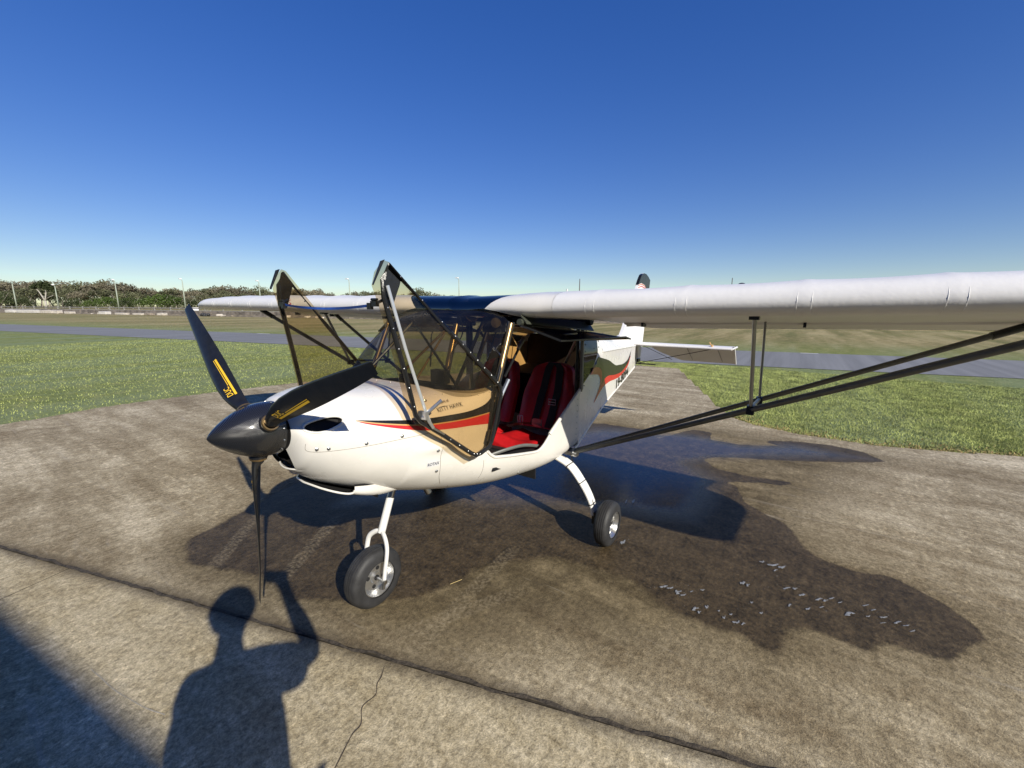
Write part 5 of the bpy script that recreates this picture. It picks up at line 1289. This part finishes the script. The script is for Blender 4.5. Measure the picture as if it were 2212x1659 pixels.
pole(1567, 205, 603, 'dark pole above the middle of the near wing', DPOL, False, None)
# orange machine at far left, yellow sign, white box, tyre heap
def bigprop(px, u_, name, lab, cat_, parts):
    p = at(px, u_); p.z = -.03; e = empty(name, p, lab, cat_)
    for nm, boxes, m in parts:
        q = MB()
        for c, d in boxes: q.box(Vector(c[0]*RT+c[1]*RN)+Vector((0, 0, c[2])), (d[0], d[1], d[2]))
        o = mesh(nm, q.V, q.F, m, smooth=False); o.parent = e
OR = mat('orange_paint', (.75, .28, .06), .6); YS = mat('yellow_sign_paint', (.80, .45, .03), .6)
bigprop(4, UW+2, 'digger', 'orange digger half out of the picture at the far left edge', 'digger', [('cab', [((0, 0, 1.5), (1.6, 1.6, 1.3))], OR), ('tracks', [((0, 0, .45), (2.4, 1.8, .8))], DARK), ('arm', [((.9, 0, 2.3), (.4, .4, 1.2)), ((1.4, 0, 1.0), (.4, .4, 1.4))], OR)])
bigprop(460, UW+7, 'sign', 'yellow warning sign on short posts beyond the far wing tip', 'sign', [('sign_panel', [((0, 0, 1.75), (.2, 1.5, 1.1))], YS), ('post', [((-.5, .0, .6), (.12, .12, 1.2)), ((.5, .0, .6), (.12, .12, 1.2))], FM)])
bigprop(430, UW+7, 'cabinet', 'small white cabinet behind the low wall beyond the far wing tip', 'cabinet', [('cabinet_body', [((0, 0, .9), (1.0, 1.1, 1.1))], LAMPM), ('plinth', [((0, 0, .18), (1.1, 1.2, .36))], WALLM)])
p = at(450, UW-1.9); q = MB()
for k in range(5): q.ball(p+RT*(-.9+.45*k)+Vector((0, 0, .18+.10*math.sin(k*1.9))), .36-.05*abs(k-2), 5)
tag(q.build('tyre_heap', RUBBER, None), 'black heap lying in the straw grass in front of the low wall', 'heap')

# ------------------------------------------------------------------ trees
def leafmat(name, a, b_):
    m = bpy.data.materials.new(name); m.use_nodes = True; t = m.node_tree; b = t.nodes['Principled BSDF']
    P = node(t, 'ShaderNodeNewGeometry').outputs['Position']; oi = node(t, 'ShaderNodeObjectInfo')
    n = nz(t, P, .35, 4, .7); n2 = nz(t, P, 2.5, 2); x = mul(t, mul(t, n, .6), mul(t, n2, .4), 'ADD')
    c = ramp(t, x, [(.36, a), (.64, b_)]); v = mrange(t, oi.outputs['Random'], 0, 1, .75, 1.3)
    vm = node(t, 'ShaderNodeVectorMath', operation='SCALE'); t.links.new(c, vm.inputs[0]); t.links.new(v, vm.inputs['Scale']); t.links.new(vm.outputs[0], b.inputs['Base Color'])
    setp(b, 'Roughness', .85); setp(b, 'Specular IOR Level', .2); return m
LG = leafmat('leaves_bright', (.045, .075, .016), (.10, .145, .035)); LO_ = leafmat('leaves_olive', (.075, .085, .042), (.16, .16, .09)); LB = leafmat('leaves_brownish', (.105, .095, .062), (.215, .19, .13)); LD = leafmat('leaves_dark', (.035, .050, .020), (.075, .090, .036))
BARK = mat('grey_bark', (.30, .26, .21), .9, noise_amt=.3, nscale=2); WBARK = mat('white_bark', (.40, .37, .32), .9, noise_amt=.2, nscale=2)
def tree_mesh(seed, h, wd, trunk, leafm, barkm, style):
    r = np.random.default_rng(seed); rr = random.Random(seed)
    q = MB(); P0 = Vector((0, 0, -.1)); ends = []
    nb = 5 if style != 'bush' else 4
    tk = Vector((rr.gauss(0, .03)*h, rr.gauss(0, .03)*h, h*trunk)); q.tube([P0, tk*.5, tk], [.028*h, .022*h, .017*h], 7)
    for k in range(nb):
        a = 2*math.pi*k/nb+rr.random(); e = tk+Vector((math.cos(a)*wd*.30, math.sin(a)*wd*.30, h*(.78-trunk)*rr.uniform(.6, 1.0))); mid = tk.lerp(e, .5)+Vector((0, 0, .04*h))
        q.tube([tk, mid, e], [.014*h, .010*h, .004*h], 5); ends.append(e)
        e2 = mid+Vector((rr.gauss(0, 1), rr.gauss(0, 1), .8)).normalized()*h*.16; q.tube([mid, e2], [.007*h, .003*h], 5); ends.append(e2)
    lob = []
    if style == 'bush': lob = [(Vector((rr.uniform(-.32, .32)*wd, rr.uniform(-.32, .32)*wd, h*rr.uniform(.28, .70))), wd*rr.uniform(.20, .30), h*rr.uniform(.20, .28)) for _ in range(11)]
    else:
        for e in ends: lob.append((e+Vector((0, 0, .04*h)), wd*rr.uniform(.13, .23), h*rr.uniform(.08, .15)))
        for _ in range(5): lob.append((Vector((rr.uniform(-.28, .28)*wd, rr.uniform(-.28, .28)*wd, h*rr.uniform(trunk+.1, .9))), wd*rr.uniform(.12, .2), h*rr.uniform(.07, .13)))
    V = []; F = []
    per = 75 if style != 'bush' else 110
    for c, rw_, rh in lob:
        d = r.normal(size=(per, 3)); d /= np.linalg.norm(d, axis=1)[:, None]; d *= (r.random((per, 1))**.4); pts = np.array(c)+d*np.array([rw_, rw_, rh])
        for p in pts:
            n = r.normal(size=3); n /= np.linalg.norm(n); a = np.cross(n, r.normal(size=3)); a /= np.linalg.norm(a); b = np.cross(n, a); s_ = h*.022*r.uniform(.6, 1.7)
            i = len(V); V += [p-a*s_, p+b*s_*.8, p+a*s_, p-b*s_*.6+n*s_*.4]; F.append((i, i+1, i+2, i+3))
    crown = bpy.data.meshes.new('crown'); crown.from_pydata([tuple(v) for v in V], [], F); crown.materials.append(leafm)
    tm = bpy.data.meshes.new('trunk'); tm.from_pydata([tuple(v) for v in q.V], [], q.F); tm.materials.append(barkm); tm.shade_smooth()
    return crown, tm
protos = {}
for i, (st, lm, tr_, hh) in enumerate([('bush', LG, .10, 1), ('bush', LD, .10, 1), ('bush', LG, .12, 1), ('euc', LB, .34, 1), ('euc', LB, .40, 1), ('euc', LO_, .34, 1), ('euc', LO_, .3, 1), ('euc', LB, .28, 1), ('euc', LD, .5, 1)]):
    protos.setdefault((st, lm.name), []).append(tree_mesh(100+i, 10., 10.*(.95 if st == 'bush' else .9), tr_, lm, BARK if i % 2 else WBARK, st))
LMK = [(-999, 'the left edge of the picture'), (52, 'the leftmost pole'), (115, 'the white-trunked tree'), (269, 'the third pole'), (411, 'the pole by the far wing tip'), (572, 'the pole left of the first open door'), (762, 'the pole between the two doors'), (993, 'the pole above the cabin roof')]
ORD = 'first second third fourth fifth sixth seventh eighth ninth tenth eleventh twelfth thirteenth'.split(); CNT = {}
def put_tree(px, D, top, key, name, lab, grp, wmul=1.0, base=0):
    lm = [n for x, n in LMK if x <= px][-1]; k_ = (grp, lm); CNT[k_] = CNT.get(k_, 0)+1; lab = lab+', '+(ORD[CNT[k_]-1] if CNT[k_] <= 13 else ['fourteenth', 'fifteenth', 'sixteenth', 'seventeenth', 'eighteenth', 'nineteenth', 'twentieth'][CNT[k_]-14])+' rightwards from '+lm
    d = ((px-1106)/FPX*cr0+Vector((math.cos(YAW), math.sin(YAW), 0))); p = Vector((CAMP.x, CAMP.y, -.05))+d*D
    h = 1.7075+(HY(px)-top)*D/FPX; cr_m, tm = r5.choice(protos[key])
    e = empty(name, p, lab, 'tree', grp); e.rotation_euler = (0, 0, r5.random()*6.28); s_ = h/10.*.98
    for nm, me in (('crown', cr_m), ('trunk', tm)):
        o = bpy.data.objects.new(nm, me); COL.objects.link(o); o.parent = e; o.scale = (s_*wmul, s_*wmul, s_)
r5 = random.Random(5)
TX = [-60, 0, 20, 60, 95, 130, 175, 200, 230, 265, 300, 330, 380, 430, 470, 500, 515, 560, 600, 640, 700, 760, 800, 850, 900, 930, 970, 1010, 1030]
TY = [600, 608, 604, 606, 601, 606, 607, 612, 603, 606, 610, 620, 623, 623, 619, 612, 615, 622, 628, 622, 628, 625, 627, 631, 629, 630, 631, 637, 640]
px = -60
while px < 1022:
    top = interp(px, TX, TY)
    put_tree(px, 300+r5.random()*50, top+3+r5.gauss(0, 4.2), r5.choice([('euc', 'leaves_brownish')]*4+[('euc', 'leaves_olive')]*3), 'gum_tree', 'grey-brown gum in back row', 'back row of the tree line', 1.15)
    px += 12+6*r5.random()
px = -55
while px < 1010:
    top = interp(px, TX, TY)
    put_tree(px, 255+r5.random()*20, top+13+abs(r5.gauss(0, 5)), r5.choice([('euc', 'leaves_brownish'), ('euc', 'leaves_olive'), ('euc', 'leaves_olive'), ('bush', 'leaves_dark')]), 'gum_tree', 'olive tree in middle row', 'middle row of the tree line', 1.25)
    px += 17+7*r5.random()
for px, top, lm in [(206, 646, 'g'), (225, 641, 'g'), (246, 637, 'g'), (262, 640, 'g'), (282, 641, 'd'), (300, 639, 'g'), (318, 643, 'g'), (340, 634, 'g'), (358, 630, 'g'), (378, 633, 'g'), (398, 636, 'g'), (415, 640, 'd'), (440, 645, 'd'), (470, 648, 'd'), (500, 650, 'd'), (530, 650, 'd'), (570, 650, 'd'), (610, 650, 'd'), (650, 650, 'd'), (700, 650, 'd'), (750, 649, 'd'), (800, 650, 'd'), (850, 649, 'd'), (900, 648, 'd'), (950, 648, 'd'), (1000, 648, 'd')]:
    put_tree(px, 218+r5.random()*12, top, ('bush', 'leaves_bright') if lm == 'g' else ('bush', 'leaves_dark'), 'bush_tree', 'dense green front-row tree' if lm == 'g' else 'low dark bushy tree', 'bright green front trees' if lm == 'g' else 'dark low front trees', 1.5)
for px, top in ((-30, 620), (-5, 618), (18, 622), (38, 630), (60, 640), (80, 636), (150, 634), (172, 638), (190, 644)):
    put_tree(px, 235+r5.random()*10, top, ('bush', 'leaves_dark'), 'bush_tree', 'dark olive bushy tree', 'dark trees at the left end', 1.2)
# the white-trunked tree
D = 215; px = 115; d = ((px-1106)/FPX*cr0+Vector((math.cos(YAW), math.sin(YAW), 0))); p = Vector((CAMP.x, CAMP.y, -.05))+d*D
e = empty('gum_tree', p, 'large gum tree with forked white trunk and flat dark crown beside the second pole', 'tree')
q = MB(); k_ = D/FPX; R3 = lambda a, z, b=0: a*k_*cr0+b*cf*k_+Vector((0, 0, z*k_+.1))
for P, r0, r1 in (([R3(0, 0), R3(0, 8), R3(0, 16)], .55, .45), ([R3(0, 16), R3(-5, 26), R3(-10, 36), R3(-16, 42)], .38, .12), ([R3(0, 14), R3(2, 24), R3(5, 33), R3(4, 42)], .38, .12), ([R3(0, 18), R3(0, 26, 3), R3(-2, 34, 4)], .26, .1), ([R3(1, 4), R3(7, 9), R3(11, 12)], .2, .08), ([R3(2, 20), R3(12, 25), R3(20, 28)], .18, .06)):
    q.tube(P, [r0+(r1-r0)*i/(len(P)-1) for i in range(len(P))], 7)
o = mesh('trunk', q.V, q.F, WBARK); o.parent = e
r = np.random.default_rng(9); V = []; F = []
for a, z, w_, hh in [(-14, 46, 9, 5), (-5, 50, 10, 6), (5, 52, 10, 6), (14, 48, 9, 6), (20, 44, 7, 5), (10, 42, 8, 4), (-20, 44, 6, 4), (22, 38, 5, 5), (0, 45, 9, 4)]:
    c = np.array(R3(a, z)); dd = r.normal(size=(130, 3)); dd /= np.linalg.norm(dd, axis=1)[:, None]; dd *= r.random((130, 1))**.4
    for pt in c+dd*np.array([w_, w_, hh])*k_:
        n = r.normal(size=3); n /= np.linalg.norm(n); a_ = np.cross(n, r.normal(size=3)); a_ /= np.linalg.norm(a_); b_3 = np.cross(n, a_); s_ = .32*r.uniform(.6, 1.6); i = len(V)
        V += [pt-a_*s_, pt+b_3*s_, pt+a_*s_, pt-b_3*s_]; F.append((i, i+1, i+2, i+3))
o = mesh('crown', V, F, LD, smooth=False); o.parent = e

# ------------------------------------------------------------------ hangar behind the viewpoint (casts the shade at the lower left)
H = 6.0; SH = Vector((SUN.x, SUN.y, 0))*(H/SUN.z)
A0 = Vector((1.165, -1.59, 0)); B0 = Vector((.925, .04, 0)); hd = (B0-A0).normalized(); hn = Vector((hd.y, -hd.x, 0)); hn = hn if hn.x > 0 else -hn
E0 = B0+SH-hd*16; E1 = B0+SH+hd*14
hg = empty('hangar', E0.lerp(E1, .5), 'large grey sheet-metal hangar standing behind the viewpoint', 'hangar')
CLAD = mat('grey_cladding', (.42, .43, .42), .5, metal=.2, noise_amt=.1, nscale=.6)
q = MB(); nseg = 60
rows_ = [[E0.lerp(E1, i/(nseg*2))+hn*(.10+(.035 if i % 2 else 0))+Vector((0, 0, z)) for i in range(nseg*2+1)] for z in (-.03, 5.85)]
q.grid(rows_); q.build('front_wall', CLAD, hg, False)
q = MB(); q.slab([E0+Vector((0, 0, H-.06)), E1+Vector((0, 0, H-.06)), E1+hn*7+Vector((0, 0, H+1.6)), E0+hn*7+Vector((0, 0, H+1.6))], (0, 0, 1), .1)
q.slab([E0+hn*14+Vector((0, 0, H-.06)), E1+hn*14+Vector((0, 0, H-.06)), E1+hn*7.0+Vector((0, 0, H+1.6)), E0+hn*7.0+Vector((0, 0, H+1.6))], (0, 0, 1), .1); q.build('roof', CLAD, hg, False)
for T in (E0, E1):
    q = MB(); q.slab([T+hn*.15+Vector((0, 0, -.03)), T+hn*13.9+Vector((0, 0, -.03)), T+hn*13.9+Vector((0, 0, H-.2)), T+hn*7+Vector((0, 0, H+1.5)), T+hn*.15+Vector((0, 0, H-.2))], hd, .08); q.build('side_wall', CLAD, hg, False)
q = MB()
for i in range(4):
    a = E0.lerp(E1, .30+.11*i); b = E0.lerp(E1, .405+.11*i); q.slab([a-hn*.02+Vector((0, 0, .02)), b-hn*.02+Vector((0, 0, .02)), b-hn*.02+Vector((0, 0, 4.6)), a-hn*.02+Vector((0, 0, 4.6))], hn, .06)
q.build('sliding_door', mat('hangar_door', (.30, .33, .36), .5, metal=.2), hg, False)

# ------------------------------------------------------------------ the photographer
def skin(name, nodes, edges, m, parent, sub=2, root=0):
    me = bpy.data.meshes.new(name); me.from_pydata([tuple(n[0]) for n in nodes], edges, []); me.materials.append(m)
    o = bpy.data.objects.new(name, me); COL.objects.link(o); o.parent = parent
    if parent.type == 'EMPTY': o.matrix_parent_inverse = Matrix.Translation(-Vector(parent.location))
    md = o.modifiers.new('skin', 'SKIN'); md.use_smooth_shade = True
    for i, n in enumerate(nodes):
        sv = me.skin_vertices[0].data[i]; r_ = n[1]; sv.radius = r_ if isinstance(r_, tuple) else (r_, r_); sv.use_root = (i == root)
    s_ = o.modifiers.new('sub', 'SUBSURF'); s_.levels = sub; s_.render_levels = sub; return o
FW = Vector((cf.x, cf.y, 0)).normalized(); RT_ = cr0
C0 = Vector((1.50, 1.83, 0))
def W(r_, f_, z): return C0+RT_*r_+FW*f_+Vector((0, 0, z))
ph = empty('person', (C0.x, C0.y, 0), 'person in a loose dark T-shirt and shorts holding up a phone with the right hand', 'person')
SKN = mat('skin', (.45, .26, .18), .5); SHIRT = mat('dark_shirt', (.04, .05, .07), .85, bump=.2); SHORT = mat('grey_shorts', (.12, .12, .12), .85); HAIR = mat('brown_hair', (.05, .03, .02), .7); PHONE = mat('black_phone', (.01, .01, .01), .2)
hc = Vector((1.535, 1.885, 1.61))
neck = hc+Vector((.02, .01, -.15)); chest = W(.0, -.08, 1.33); pel = W(-.02, -.06, .93)
chest = Vector((1.565, 1.935, 1.27)); pel = Vector((1.455, 1.885, .92))
shR = Vector((1.475, 2.055, 1.40)); shL = Vector((1.655, 1.80, 1.30)); elR = Vector((1.235, 2.085, 1.335)); wrR = Vector((1.268, 1.945, 1.585)); elL = Vector((1.665, 1.755, 1.12)); wrL = Vector((1.57, 1.79, .90))
nodes = [(pel, (.155, .13)), (pel.lerp(chest, .5), (.15, .12)), (chest, (.16, .125)), (neck.lerp(chest, .35), (.08, .075)), (neck, (.058, .058)), (hc+Vector((0, 0, -.06)), (.070, .075)), (hc, (.090, .100)), (hc+Vector((0, 0, .065)), (.072, .080)),
 (shR, .066), (shR.lerp(elR, .5), .062), (elR, .055), (elR.lerp(wrR, .35), .052), (wrR, .033), (wrR+Vector((.004, -.025, .05)), (.035, .018)),
 (shL, .062), (shL.lerp(elL, .5), .050), (elL, .043), (wrL, .028), (wrL+Vector((-.01, 0, -.09)), (.036, .018)),
 (pel+RT_*.10+Vector((0, 0, -.10)), .098), (pel+RT_*.12+Vector((0, 0, -.43)), .062), (pel+RT_*.12+Vector((0, 0, -.84)), .040), (pel+RT_*.13+FW*.13+Vector((0, 0, -.885)), (.038, .028)),
 (pel-RT_*.10+Vector((0, 0, -.10)), .098), (pel-RT_*.12+Vector((0, 0, -.43)), .062), (pel-RT_*.12+Vector((0, 0, -.84)), .040), (pel-RT_*.13+FW*.13+Vector((0, 0, -.885)), (.038, .028))]
edges = [(0, 1), (1, 2), (2, 3), (3, 4), (4, 5), (5, 6), (6, 7), (2, 8), (8, 9), (9, 10), (10, 11), (11, 12), (12, 13), (2, 14), (14, 15), (15, 16), (16, 17), (17, 18), (0, 19), (19, 20), (20, 21), (21, 22), (0, 23), (23, 24), (24, 25), (25, 26)]
def fingers(base, dirs, pal):
    i0 = pal
    for b_1, mid_, tip_ in dirs:
        i = len(nodes); nodes.extend([(b_1, .0095), (mid_, .0088), (tip_, .0075)]); edges.extend([(i0, i), (i, i+1), (i+1, i+2)])
hb = wrR+Vector((.004, -.025, .05)); pc = CAMP-cf*.016     # phone centre just behind the lens
fingers(hb, [(hb+RT_*(.012-.02*k)+Vector((0, 0, .03)), hb+RT_*(.010-.022*k)-cf*.006+Vector((0, 0, .052+.004*(k == 1))), hb+RT_*(-.005-.022*k)-cf*.010+Vector((0, 0, .066-.004*k))) for k in range(4)]+[(hb+RT_*.03+Vector((0, 0, .012)), hb+RT_*.045-cf*.01+Vector((0, 0, .035)), hb+RT_*.04-cf*.02+Vector((0, 0, .055)))], 13)
hl = wrL+Vector((-.01, 0, -.09))
fingers(hl, [(hl+FW*(.03-.02*k)+Vector((0, 0, -.035)), hl+FW*(.03-.02*k)+Vector((0, 0, -.065)), hl+FW*(.027-.02*k)+RT_*.012+Vector((0, 0, -.09+.004*k))) for k in range(4)]+[(hl+FW*.035+Vector((0, 0, .02)), hl+FW*.055+Vector((0, 0, -.005)), hl+FW*.055+RT_*.01+Vector((0, 0, -.03)))], 18)
skin('body', nodes, edges, SKN, ph)
q = MB(); q.ball(hc+Vector((0, 0, .035))-FW*.012, .118, 12); o = q.build('hair', HAIR, ph)
q = MB()
q.lathe([(0, .012), (.018, .008)], hc+FW*.095+Vector((0, 0, -.02)), FW, 8)
for s in (1, -1): q.ball(hc+FW*.082+RT_*.030*s+Vector((0, 0, .005)), .012, 6); q.ball(hc+RT_*.082*s+Vector((0, 0, -.01)), .022, 6)
q.tube([hc+FW*.09-RT_*.022+Vector((0, 0, -.055)), hc+FW*.094+Vector((0, 0, -.057)), hc+FW*.09+RT_*.022+Vector((0, 0, -.055))], .005, 6); q.build('face_features', SKN, ph)
skin('shirt', [(pel+Vector((0, 0, -.15)), (.195, .165)), (pel.lerp(chest, .5), (.185, .15)), (chest, (.18, .14)), (chest.lerp(neck, .5), (.11, .09)), (shR+Vector((0, 0, -.02)), .105), (shR.lerp(elR, .85)+Vector((0, 0, -.03)), .085), (shL, .08), (shL.lerp(elL, .6), .07)], [(0, 1), (1, 2), (2, 3), (2, 4), (4, 5), (2, 6), (6, 7)], SHIRT, ph)
skin('shorts', [(pel+Vector((0, 0, .06)), (.17, .14)), (pel+RT_*.11+Vector((0, 0, -.16)), .125), (pel+RT_*.13+Vector((0, 0, -.40)), .105), (pel-RT_*.11+Vector((0, 0, -.16)), .125), (pel-RT_*.13+Vector((0, 0, -.40)), .105)], [(0, 1), (1, 2), (0, 3), (3, 4)], SHORT, ph)
for s in (1, -1):
    skin('shoe', [(pel+RT_*.12*s+Vector((0, 0, -.865)), (.05, .05)), (pel+RT_*.13*s+FW*.13+Vector((0, 0, -.88)), (.05, .035)), (pel+RT_*.13*s+FW*.19+Vector((0, 0, -.885)), (.042, .028))], [(0, 1), (1, 2)], DARK, ph)
q = MB(); R_m = Matrix((cr, cu, -cf)).transposed(); q.box(pc, (.147, .074, .009), R_m)
tag(q.build('phone', PHONE, None, False), 'black phone held up sideways in the photographer\'s raised hand', 'phone')
bpy.context.view_layer.update()
